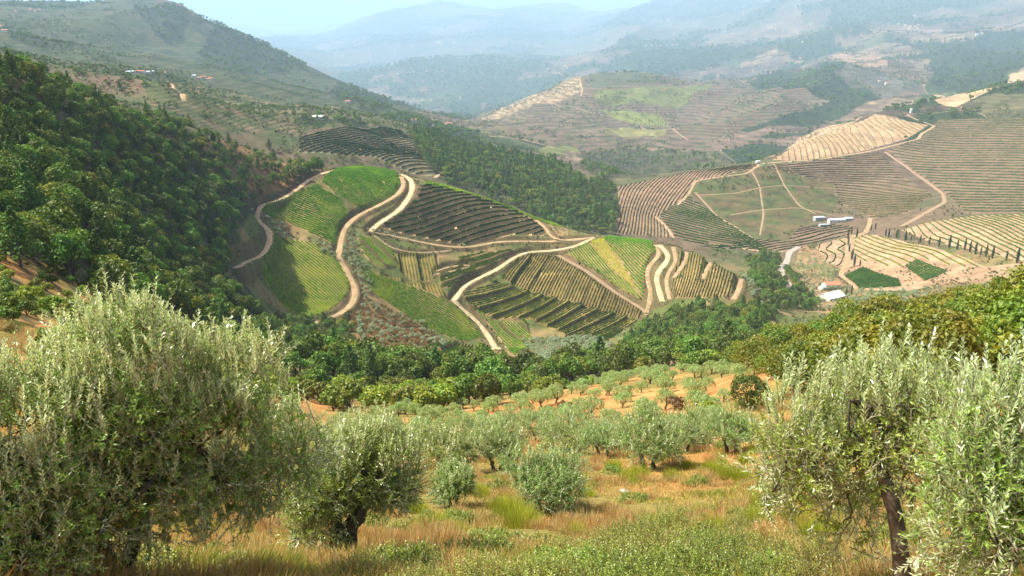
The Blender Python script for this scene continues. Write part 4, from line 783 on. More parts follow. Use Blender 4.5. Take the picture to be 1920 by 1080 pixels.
ols(scatter([(1490,500),(1520,470),(1560,500),(1600,545),(1680,548),(1760,540),(1760,560),(1640,590),(1560,590),(1500,560)], 620, 1100, 11, seed=26), 'small grey olive on the sandy ground round the white farmhouse', 'olives round the white farmhouse', .8, 1.3)
for p in [(700,437),(712,438),(725,441),(740,446),(765,452),(780,455),(690,431),(870,468),(1045,436),(1300,381)]:
    q = at(*p, 460); small.append((float(np.hypot(*q)), np.array([*q, float(zat(*q))]), 'small round tree beside the track junction under the dark terraces', 'round trees at the junction', U_(.8, 1.1)))
small.sort(key=lambda q: q[0])
print('small olives', len(small))
extra = small[170:]
for r, p, lab, gp, s_ in small[:170]: put('olive_tree', random.choice(V_OLS), p, lab, 'olive tree', gp, s_)
if extra: gn_stuff('far_olive_grove', [q[1] for q in extra], [q[4] for q in extra], V_OLS, 'scattered small grey olives on the farther slopes', 'olive grove')
for p in scatter([(640,590),(690,560),(740,578),(800,600),(840,650),(760,650),(690,640),(650,620)], 290, 560, 4.6, seed=27): 
    put('red_shrub', random.choice(V_RED), p, 'low shrub with orange red autumn leaves on the slope below the left road bend', 'shrub', 'red shrubs below the left road bend', U_(.8, 1.5))
grove = []
for p in scatter([(620,800),(740,775),(900,762),(1020,742),(1120,722),(1230,700),(1400,690),(1470,676),(1490,700),(1400,740),(1380,790),(1250,800),(1120,826),(900,836),(720,836)], 62, 235, 6.9, .34, seed=30, dens=lambda x, y: .93): grove.append(p)
print('grove', len(grove))
for p in grove: put('olive_tree', random.choice(V_OLM), p, 'small rounded olive standing on orange earth in the grove', 'olive tree', 'olives of the grove', U_(.62, 1.0))
for px, py, me, s_, lb, ct, kd in [(1265,770,V_DRY[0],1.1,'rust brown dried bush between the grove olives','bush','dry_bush'),(1062,772,V_DRY[1],1.1,'orange brown dried bush at the middle of the grove','bush','dry_bush'),
      (1400,770,V_OAK[4],.7,'dark green oak growing at the right end of the olive grove','oak tree','oak_tree'),(1330,790,V_GRN[0],.7,'deep green bush under the small oak at the right of the grove','bush','bush'),(700,745,V_GRN[1],.9,'yellow green bush at the left end of the thicket','bush','bush'),(640,700,V_GRN[0],1.1,'tall yellow green tree left of the thicket','tree','bushy_tree'),
      (350,620,V_GRN[1],1.1,'bright green young tree right behind the large left olive','tree','bushy_tree'),(385,625,V_GRN[0],1.0,'second bright green tree behind the large left olive','tree','bushy_tree'),
      (60,580,V_GRN[1],.9,'bright green shrub at the foot of the grassy terraces','shrub','green_shrub'),(100,590,V_GRN[0],.8,'smaller green shrub right of the one under the grassy terraces','shrub','green_shrub'),(20,600,V_BUSH[0],.8,'dull green shrub at the left frame edge under the terraces','shrub','green_shrub'),(980,605,V_GRN[0],.8,'round bright green tree at the end of the middle vineyard','tree','bushy_tree')]:
    q = at(px, py, 60); put(kd, me, (*q, float(zat(*q))), lb, ct, None, s_)
# cypresses
cyp = [(1660,443,.8),(1666,445,.9),(1680,447,.8),(1697,451,1),(1708,452,.6),(1725,456,.8),(1742,459,.8),(1760,463,.95),(1779,466,1.1),(1794,468,.9),(1808,470,.95),(1818,473,1.),(1828,477,.9),(1838,479,.7),(1848,482,.95),(1860,485,1.),(1906,494,1.2),(1886,490,.8)]
for px, py, s_ in cyp:
    q = at(px, py, 780); put('cypress', random.choice(V_CYP), (*q, float(zat(*q))), 'dark slender cypress in the line between two tan vine fields', 'cypress', 'cypresses of the long line', s_ * .95)
for px, py, s_ in [(1590,447,1.0),(1596,440,.9),(1606,446,1.0),(1590,460,.9),(1592,470,.9),(1597,485,1.1),(1601,500,1.1),(1612,500,.7),(1633,432,.8),(1641,430,.8),(1586,556,.8),(1596,552,.7)]:
    q = at(px, py, 740); put('cypress', random.choice(V_CYP), (*q, float(zat(*q))), 'dark cypress beside the sandy track to the green field', 'cypress', 'cypresses beside the sandy track', s_ * .9)
# far woods: one mass
wm = WOOD > .5; wi, wj = np.nonzero(wm); area = RR[wi, wj] * np.gradient(AZ)[wi] * np.gradient(RG)[wj]; RW_ = RR[wi, wj]; sp2 = np.where(RW_ < 1700, 62., np.where(RW_ < 2600, 120., np.where(RW_ < 5000, 260., 1400.)))
vis = (PX[wi, wj] > -200) & (PX[wi, wj] < 2120); pr = np.clip(area / sp2 * vis, 0, 1e9); cnt = int(pr.sum()); k = rng.choice(len(wi), min(cnt, 110000), p=pr / pr.sum())
x = X[wi[k], wj[k]] + rng.normal(size=len(k)) * 2; y = Y[wi[k], wj[k]] + rng.normal(size=len(k)) * 2; r = np.hypot(x, y)
sc_ = rng.uniform(.75, 1.25, len(k)) * np.interp(r, [900, 2500, 5000, 12000], [.95, 1.3, 2.1, 4.2]); print('far trees', cnt)
gn_stuff('far_woods', np.c_[x, y, zat(x, y) - .6], sc_, V_FAR, 'distant woods patching the hazy hillsides', 'woods')
vp = scatter(VW, 850, 1500, 7.6, seed=40); vp = vp[noise(vp[:, 0] / 16, vp[:, 1] / 16, 97) > -.75]; print('valley', len(vp))
gn_stuff('valley_woods', vp - [0, 0, .5], np.random.default_rng(3).uniform(.45, 1.45, len(vp)) * (1 + .3 * noise(vp[:, 0] / 30, vp[:, 1] / 30, 98)), V_MID, 'blue green woods filling the deep valley behind the knoll', 'woods')
# scattered single trees and hedgerows on the middle and far hills
hz_pts = []
for _ in range(1):
    m_ = (RQ > 900) & (RQ < 4200) & (PX > 0) & (PX < 1920) & (WOOD < .5) & (RD > 6) & (fbm(XQ / 70, YQ / 70, 95, 3) > .13); wi, wj = np.nonzero(m_); area = RQ[wi, wj] * np.gradient(AZ)[wi] * np.gradient(RGQ)[wj]
    k = rng.choice(len(wi), 26000, p=area / area.sum()); hz_pts = np.c_[X[wi[k], wj[k]], Y[wi[k], wj[k]], Z[wi[k], wj[k]] - .3]
far_mask = np.ones(len(hz_pts), bool)
for p_ in PAR:
    pxx, pyy = w2px(hz_pts[:, 0], hz_pts[:, 1], hz_pts[:, 2]); far_mask &= ~inpoly(pxx, pyy, p_[2])
hz_pts = hz_pts[far_mask]
gn_stuff('scattered_far_trees', hz_pts, rng.uniform(.15, .5, len(hz_pts)) * np.interp(np.hypot(hz_pts[:, 0], hz_pts[:, 1]), [900, 2500, 6000, 12000], [.9, 1.5, 2.6, 4.5]), V_FAR, 'scattered trees and bushes along the terraces of the far hills', 'trees')
# ------------------------------------------------------------------ near olives with real twigs and leaves
def frame_(D):
    ref = np.where(np.abs(D[:, 2:3]) > .9, np.array([[1., 0, 0]]), np.array([[0, 0, 1.]])); A = unit(np.cross(D, ref)); return A, np.cross(D, A)
def twigs(P, D, Ln, pairs, leafl, leafw, fwd=.75, curl=.35):
    """leafy shoots: P start, D direction, Ln length. Returns leaves and stems"""
    n_ = len(P); A, B_ = frame_(D); roll = rng.uniform(0, 6.28, n_); bend = unit(rng.normal(size=(n_, 3)) + [0, 0, .6]) * curl
    s = (np.arange(pairs) + .5) / pairs; LV = []; st = lambda t: P[:, None] + Ln[:, None, None] * (D[:, None] * t[None, :, None] + bend[:, None] * (t ** 2)[None, :, None])
    C = st(s); Dt = unit(D[:, None] + 2 * bend[:, None] * s[None, :, None])
    for side in (1, -1):
        ang = roll[:, None] + (np.arange(pairs) % 2) * 1.57 + rng.normal(size=(n_, pairs)) * .35
        S_ = (np.cos(ang)[..., None] * A[:, None] + np.sin(ang)[..., None] * B_[:, None]) * side
        ld = unit(Dt * fwd + S_ * .75 + rng.normal(size=C.shape) * .18); w_ = unit(np.cross(ld, unit(Dt - ld * (Dt * ld).sum(-1, keepdims=True)) + 1e-6))
        ll = leafl * rng.uniform(.65, 1.2, (n_, pairs, 1)) * (1 - .35 * s)[None, :, None]; ww = leafw * rng.uniform(.8, 1.2, (n_, pairs, 1)); up = np.cross(w_, ld)
        q = [C, C + ld * ll * .45 + w_ * ww * .5 + up * ll * .04, C + ld * ll - up * ll * .08, C + ld * ll * .45 - w_ * ww * .5 + up * ll * .04]
        LV.append(np.stack(q, 2).reshape(-1, 3))
    V = np.concatenate(LV); F_ = np.arange(len(V)).reshape(-1, 4)
    t = np.array([0, .5, 1.]); Q = st(t); r = np.array([.0055, .0035, .001]) * (leafl / .06); SV = []
    for k in range(3):
        a = 2 * math.pi * k / 3; SV.append(Q + (math.cos(a) * A + math.sin(a) * B_)[:, None] * r[None, :, None])
    SV = np.stack(SV, 2).reshape(-1, 3); b0 = np.arange(n_)[:, None, None] * 9 + np.arange(2)[None, :, None] * 3; k = np.arange(3)[None, None]
    SF = np.stack([b0 + k, b0 + (k + 1) % 3, b0 + 3 + (k + 1) % 3, b0 + 3 + k], -1).reshape(-1, 4)
    return V, F_, SV, SF
def bez(a, b, c, n_=9):
    t = np.linspace(0, 1, n_)[:, None]; return (1 - t) ** 2 * np.array(a) + 2 * t * (1 - t) * np.array(b) + t * t * np.array(c)
TWIGM = plain('olive_twigs', (.30, .26, .17), .9, 20, (.17, .14, .09))
def near_olive(base, lobes, trunks, ntw, pairs, leafl, leafw, tl, label, fork=None, shoots=0, leafm=None, limbn=10, limbr=.045, holes=-.22):
    """lobes: [(cx,cy,cz,rx,ry,rz)] relative to base; trunks: list of (points, radii)"""
    e = add('olive_tree', None, None, base); lobes = np.array(lobes, float); vol = lobes[:, 3] * lobes[:, 4] * lobes[:, 5]
    k = rng.choice(len(lobes), ntw, p=vol / vol.sum()); d = unit(rng.normal(size=(ntw, 3))); rad = rng.uniform(0, 1, ntw) ** .42
    clump = noise(d[:, 0] * 3.1 + k * 7, d[:, 1] * 3.1 + d[:, 2] * 2.7, 11); rad = rad * (1 + .16 * clump)
    P = lobes[k, :3] + d * lobes[k, 3:] * rad[:, None]; keep = (P[:, 2] > -0.5) & (fbm(P[:, 0] / .5 + P[:, 1], P[:, 2] / .45 + P[:, 1] * .6, 12, 2) > holes); P, d, rad = P[keep], d[keep], rad[keep]
    low = np.clip((P[:, 2] - lobes[:, 2].mean()) / lobes[:, 5].max(), -1, 1)
    D = unit(d * .6 + np.c_[np.zeros((len(P), 2)), .3 + .75 * low] + rng.normal(size=P.shape) * .5)
    Ln = tl * rng.uniform(.6, 1.3, len(P)); V, F_, SV, SF = twigs(P - D * Ln[:, None] * .4, D, Ln, pairs, leafl, leafw)
    add('crown', mesh_np('crown', V, F_, [leafm or OLVF]), e); st = MB(); st.add(SV, SF)
    if shoots:
        k = rng.choice(len(lobes), shoots, p=vol / vol.sum()); th = rng.uniform(0, 6.28, shoots); ph = rng.uniform(.35, 1.0, shoots)
        P2 = lobes[k, :3] + lobes[k, 3:] * np.c_[np.cos(th) * (1 - ph ** 2) ** .5, np.sin(th) * (1 - ph ** 2) ** .5, ph] * .93
        D2 = unit(np.c_[rng.normal(size=(shoots, 2)) * .22, np.ones(shoots)]); L2 = tl * rng.uniform(.5, 1.15, shoots)
        V2, F2, SV2, SF2 = twigs(P2, D2, L2, int(pairs * 1.5), leafl * 1.05, leafw, 1.1, .12); add('shoots', mesh_np('shoots', V2, F2, [OLVT]), e); st.add(SV2, SF2)
    add('twigs', st.mesh('twigs', [TWIGM]), e)
    tb = MB(); tips = []
    for pts, rs in trunks:
        P_ = np.array(pts, float); t = np.linspace(0, 1, len(P_)); tt = np.linspace(0, 1, 14); Q = np.stack([np.interp(tt, t, P_[:, c]) for c in range(3)], 1)
        for _ in range(2): Q[1:-1] = (Q[:-2] + 2 * Q[1:-1] + Q[2:]) / 4
        Q[1:-1] += rng.normal(size=(12, 3)) * .018; tb.tube(Q, np.interp(tt, t, rs), 10, 0, .09); tips.append((Q[-1], rs[-1])); tips.append((Q[9], rs[-1]))
    add('trunk', tb.mesh('trunk', [BARKD], True), e); lb = MB()
    for q in range(limbn):
        s_, r_ = tips[q % len(tips)]; l = lobes[rng.integers(len(lobes))]; en = l[:3] + unit(rng.normal(size=3) + [0, 0, .3]) * l[3:] * rng.uniform(.5, .92); md = (s_ + en) / 2 + rng.normal(size=3) * .25 + [0, 0, -.12]
        B1 = bez(s_, md, en, 10); B1[1:-1] += rng.normal(size=(8, 3)) * .02; lb.tube(B1, np.linspace(min(limbr, r_), .007, 10), 6)
        for w in range(4):
            i_ = rng.integers(3, 9); e2 = B1[i_] + unit(rng.normal(size=3) + [0, 0, .3]) * rng.uniform(.3, .75) * l[3:].mean() * .7
            lb.tube(bez(B1[i_], (B1[i_] + e2) / 2 + rng.normal(size=3) * .08, e2, 6), np.linspace(limbr * .4, .004, 6), 4)
    add('limbs', lb.mesh('limbs', [BARKD], True), e); return tag(e, label, 'olive tree', None)
OLVT = leafmat('olive_shoot_leaves', (.38, .47, .16), (.56, .63, .32), (.68, .73, .50), .34, .12, .3, .05)
def base_at(px, py, R_=None):
    if R_ is None: q = at(px, py, 6)
    else:
        a, _ = px2(px, py); q = np.array([math.sin(a) * R_, math.cos(a) * R_])
    return np.array([*q, float(zat(*q))])
def rel(b, px, py, R_):   # photo pixel at range R_ -> offset from base b
    a, t = px2(px, py); return np.array([math.sin(a) * R_, math.cos(a) * R_, t * R_]) - b
b = base_at(200, 1075, 9.3)
def lob(b, px, py, R_, rx, ry, rz): return (*rel(b, px, py, R_), rx, ry, rz)
near_olive(b, [lob(b,240,745,9.3,.95,.9,.95), lob(b,80,860,9.0,1.0,.9,1.0), lob(b,430,785,9.5,.85,.85,.8), lob(b,545,860,9.8,.6,.7,.62), lob(b,300,890,9.2,.95,.8,.55), lob(b,60,960,8.6,.8,.7,.55), lob(b,-130,850,9.0,1.0,.9,1.0), lob(b,120,1010,8.3,.55,.5,.3), lob(b,440,705,9.4,.6,.6,.45), lob(b,220,640,9.2,.5,.5,.4), lob(b,160,960,8.8,.8,.6,.5), lob(b,300,980,8.9,.6,.5,.35), lob(b,-30,960,8.5,.8,.6,.6), lob(b,470,930,9.5,.55,.5,.35), lob(b,340,790,9.3,.7,.7,.6), lob(b,420,900,9.4,.6,.6,.42), lob(b,30,1040,8.3,.7,.6,.4)],
   [([(0,0,-.4),(.05,0,.5),(-.25,.1,1.2),(-.45,.1,2.0),(-.4,.1,2.8)],[.12,.10,.08,.06,.035]), ([(.1,.1,-.4),(.3,.15,.6),(.6,.2,1.3),(1.1,.3,1.9)],[.10,.08,.06,.035]), ([(-.15,-.1,-.3),(-.5,-.2,.7),(-1.0,-.1,1.4),(-1.4,0,1.9)],[.12,.09,.07,.04])],
   5600, 11, .085, .019, .42, 'very large silvery olive filling the lower left of the view', shoots=900, limbn=26, limbr=.035, holes=-.24)
b = base_at(640, 1052, 13.2)
near_olive(b, [lob(b,690,880,14.0,1.05,.95,.85), lob(b,745,905,14.2,.55,.7,.55), lob(b,610,900,13.6,.9,.8,.75), lob(b,690,830,14.3,.7,.7,.45), lob(b,590,980,13.3,.6,.6,.6)],
   [([(0,0,-.5),(.12,.1,.5),(.42,.35,1.15),(.65,.5,1.6)],[.2,.16,.12,.07]), ([(.02,0,-.4),(-.05,.1,.8),(-.2,.2,1.5)],[.16,.12,.06])],
   2300, 10, .095, .023, .42, 'grey green olive with a dark leaning trunk right beside the large left olive', shoots=160, limbn=16, limbr=.045)
b = base_at(1690, 1100, 7.4)
near_olive(b, [lob(b,1570,800,7.7,.72,.7,.5), lob(b,1690,765,7.9,.6,.6,.48), lob(b,1495,850,7.6,.5,.55,.5), lob(b,1620,850,8.1,.75,.7,.5), lob(b,1560,930,8.0,.6,.55,.32), lob(b,1470,900,7.9,.35,.4,.35), lob(b,1600,1010,7.7,.38,.4,.25), lob(b,1770,800,7.6,.42,.5,.42), lob(b,1650,780,7.6,.5,.5,.42)],
   [([rel(b,1695,1130,7.4),rel(b,1685,1000,7.42),rel(b,1668,925,7.45),rel(b,1650,868,7.5),rel(b,1600,860,7.5),rel(b,1585,838,7.5),rel(b,1545,833,7.5),rel(b,1490,845,7.6)],[.085,.075,.068,.06,.036,.03,.022,.012]),
    ([rel(b,1652,880,7.48),rel(b,1646,830,7.5),rel(b,1648,790,7.5),rel(b,1620,755,7.5),rel(b,1595,750,7.5)],[.045,.034,.028,.02,.012])],
   1250, 11, .08, .018, .38, 'olive with a bare lichen spotted trunk and an arching left branch at the lower right', shoots=190, limbn=12, limbr=.022, holes=-.12)
b = base_at(1880, 1180, 6.6)
near_olive(b, [lob(b,1850,850,6.7,.5,.55,.55), lob(b,1960,880,6.6,.7,.65,.75), lob(b,1850,960,6.5,.5,.5,.45), lob(b,1950,1020,6.4,.7,.5,.5), lob(b,1800,870,6.9,.32,.4,.42), lob(b,1780,1030,6.6,.35,.35,.3)],
   [([(0,0,-.5),(-.08,.05,.6),(-.12,.1,1.3),(-.05,.1,2.0)],[.07,.06,.05,.03]), ([(.1,0,-.4),(.3,.1,.9),(.5,.1,1.7)],[.06,.045,.025])],
   950, 11, .08, .018, .38, 'bright olive with many upright silver shoots cut by the right edge', shoots=230, limbn=12, limbr=.022)
# the middle rank of olives
MIDO = [ # base px, py, crown half width px, crown height px, ntw, label
 (1022,962,92,112,1900,'round silvery olive with two dark trunks in the centre of the dry slope'),
 (1215,880,78,100,1500,'wide olive with a thick pale scarred trunk right of centre'),
 (845,888,80,85,1400,'olive with three thin dark trunks behind the leaning trunked olive'),
 (932,880,66,80,1200,'soft grey olive just left of and behind the central round olive'),
 (850,950,48,70,1000,'small low olive between the leaning trunked olive and the central one'),
 (760,872,60,72,1100,'olive half hidden behind the leaning trunked olive'),
 (1075,852,84,75,1400,'broad darker olive behind the central round olive'),
 (1130,856,60,62,1000,'olive crown right behind the central pair'),
 (1280,850,60,65,1000,'pale olive right of the thick trunked olive'),
 (1370,850,62,72,1000,'olive left of the arching branched olive'),
 (1170,826,46,46,700,'small olive above the thick trunked olive'),
 (1010,826,50,48,700,'small olive above the broad darker olive'),
 (690,850,55,52,800,'grey olive at the right edge of the large left crown'),
 (640,835,45,50,700,'pale olive peeping out beside the large left crown'),
 (960,815,42,42,600,'little olive between the grove and the middle rank'),
 (885,826,44,42,600,'little olive above the three trunked olive'),
 (1320,812,42,44,600,'olive just under the small oak of the grove'),
]
for px, py, hw, hh, nt_, lb in MIDO:
    b = base_at(px, py); R_ = float(np.hypot(b[0], b[1])); sl = R_ / math.cos(math.atan(-b[2] / R_)); m_ = sl / FPX; w_ = hw * m_; h_ = hh * m_ / .95; w_ *= .9
    ls = [(rng.normal() * .12 * w_, rng.normal() * .1 * w_, h_ * .66, w_ * .78, w_ * .78, h_ * .32)] + [(w_ * .55 * math.cos(a), w_ * .55 * math.sin(a), h_ * rng.uniform(.52, .82), w_ * .48, w_ * .48, h_ * .25) for a in np.linspace(0, 6.28, 5, endpoint=False) + rng.uniform(0, 1)]
    k = .055 * max(1, R_ / 17); tk = [([(.1 * s_ * w_, 0, -.3), (.16 * s_ * w_, .05, h_ * .2), (.34 * s_ * w_, .1 * s_, h_ * .5)], [.05 * h_, .038 * h_, .018 * h_]) for s_ in ((1, -1) if px != 845 else (1.3, -1, .2))]
    near_olive(b, ls, tk, int(nt_ * 1.0), 9, min(.17, k * 1.35), min(.05, k * .36), .5 * min(1.3, max(1, R_ / 25)), lb, shoots=int(nt_ * .03), leafm=OLVG, limbn=8, limbr=.03)
# ------------------------------------------------------------------ grass, broom tufts, leafy shrubs, stones
def blades(P, h, w, lean=.35):
    n_ = len(P); a = rng.uniform(0, 6.28, n_); S_ = np.c_[np.cos(a), np.sin(a), np.zeros(n_)]; l = rng.normal(size=(n_, 3)) * lean; l[:, 2] = 1; l = unit(l)
    T_ = P + l * h[:, None]; M_ = P + l * h[:, None] * .55 + S_ * 0
    V = np.stack([P - S_ * w[:, None] * .5, P + S_ * w[:, None] * .5, M_ + S_ * w[:, None] * .4, T_ + np.c_[l[:, :2] * h[:, None] * .3, np.zeros(n_)]], 1).reshape(-1, 3)
    return V, np.arange(n_ * 4).reshape(-1, 4)
def grassmat(name, stops, sc=.25):
    m, n, out = newmat(name); g = N(n, 'ShaderNodeNewGeometry'); f = ntex(n, sc, 3, g.outputs['Position'], .6)
    f = math_(n, 'ADD', f, math_(n, 'MULTIPLY_ADD', g.outputs['Random Per Island'], .34, -.17)); c = ramp(n, f, stops)
    d = N(n, 'ShaderNodeBsdfDiffuse'); t = N(n, 'ShaderNodeBsdfTranslucent'); L(n, c, d.inputs[0]); L(n, c, t.inputs[0]); s = N(n, 'ShaderNodeMixShader', i_0=.35)
    L(n, d.outputs[0], s.inputs[1]); L(n, t.outputs[0], s.inputs[2]); L(n, s.outputs[0], out.inputs[0]); return m
GR = grassmat('dry_grass', [(.26, (.17, .26, .03)), (.42, (.32, .33, .05)), (.50, (.54, .36, .11)), (.58, (.62, .45, .20)), (.74, (.52, .30, .08))])
def ground_pts(n_, r0, r1, a0=-42, a1=42, pw=1.0):
    r = r0 * (r1 / r0) ** (rng.uniform(0, 1, n_) ** pw); a = np.radians(rng.uniform(a0, a1, n_)); x, y = np.sin(a) * r, np.cos(a) * r; return x, y, r
x, y, r = ground_pts(420000, 7.5, 95); cl = fbm(x / 1.3, y / 1.3, 111, 3) + .6 * noise(x / 5, y / 5, 112); k = cl > -.3; x, y, r, cl = x[k], y[k], r[k], cl[k]
h = (.16 + .3 * np.clip(cl + .2, 0, 1)) * rng.uniform(.6, 1.3, len(x)); V, F_ = blades(np.c_[x, y, zat(x, y) - .03], h, .007 * np.maximum(1, r / 9), .4)
tag(add('dry_grass', mesh_np('dry_grass', V, F_, [GR])), 'dry straw coloured and orange grass covering the near slope', 'grass', None, 'stuff')
GB = grassmat('broom_green', [(.3, (.20, .28, .03)), (.55, (.42, .42, .04)), (.75, (.30, .34, .04))], 1.5)
def tuft(n_, w, h):
    a = rng.uniform(0, 6.28, n_); r = w * rng.uniform(0, 1, n_) ** .6; P = np.c_[r * np.cos(a), r * np.sin(a), np.full(n_, -.05)]
    V = []; l = unit(np.c_[P[:, :2] / w * .55 + rng.normal(size=(n_, 2)) * .16, np.ones(n_)]); hh = h * rng.uniform(.55, 1.1, n_)[:, None]; S_ = unit(np.cross(l, rng.normal(size=(n_, 3)))) * .008
    V = np.stack([P - S_, P + S_, P + l * hh * .6 + S_ * .8, P + l * hh], 1).reshape(-1, 3); return mesh_np('broom', V, np.arange(n_ * 4).reshape(-1, 4), [GB])
TF = [tuft(900, .42, .75) for _ in range(3)]
BR = [(1440,965,1),(1420,990,.8),(1500,985,.9),(1355,895,1.1),(1390,900,.9),(1290,880,.8),(1180,905,1.),(1200,895,1.),(1330,880,.8),(1260,900,.8),(960,975,1.1),(980,990,1.),(940,960,.8),(1100,930,.6),(1160,845,.8),(1140,840,.8),(1310,835,.9),(1350,860,.7),(1450,930,.8),(1530,1010,.9),(1560,1030,1.),(720,960,.7),(860,1010,.8),(820,990,.7),(1240,990,.7),(1080,1010,.7),(1340,1000,.8),(1150,880,.9),(900,930,.7),(1400,870,1.),(1420,850,.9),(1250,850,.9),(1500,955,.8),(780,960,.7)]
for px, py, s_ in BR:
    b = base_at(px, py); R_ = np.hypot(b[0], b[1]); put('broom_tuft', random.choice(TF), b, 'upright yellow green broom tuft on the dry slope', 'grass tuft', 'broom tufts', s_ * min(1.1, max(.7, R_ / 22)), sink=0)
def leafy_shrub(n_, w, h, ls, mat):
    a = rng.uniform(0, 6.28, n_); r = w / 2 * rng.uniform(0, 1, n_) ** .6; top = h * (1 - .6 * (r / (w / 2)) ** 2) * rng.uniform(.45, 1.15, n_)
    z0 = top * rng.uniform(.05, .75, n_); P = np.c_[r * np.cos(a), r * np.sin(a), z0]; D = unit(np.c_[P[:, :2] / w * .9, np.ones(n_)] + rng.normal(size=(n_, 3)) * .4)
    V, F_, SV, SF = twigs(P, D, np.clip(top - z0, .2, .6), 9, ls, ls * .55, .55, .25); b_ = MB(); b_.add(SV, SF, 1)
    for q in range(9): b_.tube([(0, 0, -.1), P[q] * .5, P[q]], [.02, .012, .004], 4, 1)
    b_.add(V, F_, 0); return b_.mesh('shrub', [mat, BARK])
SHRM = leafmat('shrub_leaves_pale', (.20, .24, .03), (.36, .38, .06), None, .35, .05, .4, .15)
V_SH = [leafy_shrub(620, 2.1, 1.1, .05, q) for q in (SHRL, SHRM, SHRL, SHRM)]
SH = [(1250,1010,1.15),(1190,1040,1.),(1320,1050,1.1),(1130,1075,1.0),(1400,1070,1.),(1240,1080,1.1),(1060,1065,.8),(1480,1085,.9),(1330,1110,1.1),(1180,1120,1.1),(1040,1120,1.0),(940,1090,.7),(880,1075,.6),(800,1085,.7),(720,1085,.6),(900,1120,.9),(780,1120,.9),(670,1110,.8),(1450,1120,1.0),(1560,1110,.9),(980,1030,.5),(1280,970,.7),(1390,1000,.6),(880,975,.55),(850,960,.5),(1310,930,.6),(1620,960,.6),(1790,1010,.7),(1520,900,.6)]
for px, py, s_ in SH:
    b = base_at(px, py); put('leafy_shrub', random.choice(V_SH), b, 'fresh green small leaved shrub at the bottom of the dry slope', 'shrub', 'green shrubs along the bottom', s_ * (random.uniform(.55, .95) if 1120 < px < 1420 else random.uniform(.4, .8)), sink=.1)
# dry weeds
WEED = grassmat('dry_weeds', [(.3, (.34, .18, .06)), (.45, (.52, .33, .11)), (.6, (.58, .42, .2)), (.75, (.26, .28, .06))], .5)
V_WD = []
for q in range(3):
    me = tuft(260, .3, .42); me.materials.clear(); me.materials.append(WEED); V_WD.append(me)
x, y, r = ground_pts(2600, 8, 90, -40, 40); k = fbm(x / 3, y / 3, 121, 3) > -.1; x, y, r = x[k], y[k], r[k]
gn_stuff('dry_weeds', np.c_[x, y, zat(x, y)], np.random.default_rng(5).uniform(.5, 1.5, len(x)) * np.maximum(.8, r / 35), V_WD, 'rusty and straw coloured weeds standing in the dry grass', 'weeds')
V_LO = [leafy_shrub(160, 1.0, .5, .06, q) for q in (SHRL, SHRM)]
x, y, r = ground_pts(520, 9, 90, -40, 40); k = fbm(x / 4, y / 4, 125, 2) > .0; x, y, r = x[k], y[k], r[k]
gn_stuff('low_green_scrub', np.c_[x, y, zat(x, y)], np.random.default_rng(6).uniform(.5, 1.3, len(x)) * np.maximum(.8, r / 40), V_LO, 'low green scrub dotted through the dry grass', 'scrub')
# stones
STN = plain('stone', (.40, .34, .27), .9, 6.0, (.30, .27, .23), .5)
def stone(s):
    bm_ = MB(); u = np.linspace(0, math.pi, 7)[1:-1]; v = np.linspace(0, 2 * math.pi, 10, endpoint=False); P = [[0, 0, .5]] + [[math.sin(a) * math.cos(q), math.sin(a) * math.sin(q), math.cos(a) * .55] for a in u for q in v] + [[0, 0, -.5]]
    P = np.array(P) * (1 + .16 * rng.normal(size=(len(P), 1))) * s; F3 = [[0, 1 + q, 1 + (q + 1) % 10] for q in range(10)] + [[51, 41 + (q + 1) % 10, 41 + q] for q in range(10)]
    F4_ = [[1 + a * 10 + q, 11 + a * 10 + q, 11 + a * 10 + (q + 1) % 10, 1 + a * 10 + (q + 1) % 10] for a in range(4) for q in range(10)]
    bm_.V.append(P); bm_.n = len(P); bm_.F4.append(np.array(F4_)); bm_.F3.append(np.array(F3)); bm_.m4 = [0] * 40; bm_.m3 = [0] * 20; return bm_.mesh('stone', [STN])
for k, p in enumerate(scatter([(-60,470),(0,485),(110,500),(175,545),(120,600),(0,620),(-60,620)], 60, 200, 5.5, seed=51)[:75]):
    put('terrace_shrub', random.choice(V_BUSH + V_GRN), p, 'green shrub on the orange grassy terraces at the left edge', 'shrub', 'shrubs of the grassy terraces at the left', random.uniform(.25, .6), sink=.2)
for k, (px, py, s_, lb) in enumerate([(905,1001,.12,'small white stone on the dry grass under the central olive'),(1388,975,.16,'pale stone between the yellow broom and the shrubs'),(1170,922,.16,'flat grey rock on the bank right of the central olive'),(1545,1055,.14,'pale stone under the arching branched olive')]):
    b = base_at(px, py); o = add('stone', stone(s_), None, b + np.array([0, 0, s_ * .2]), k * 1.3, (1.3, 1, .8)); tag(o, lb, 'stone')
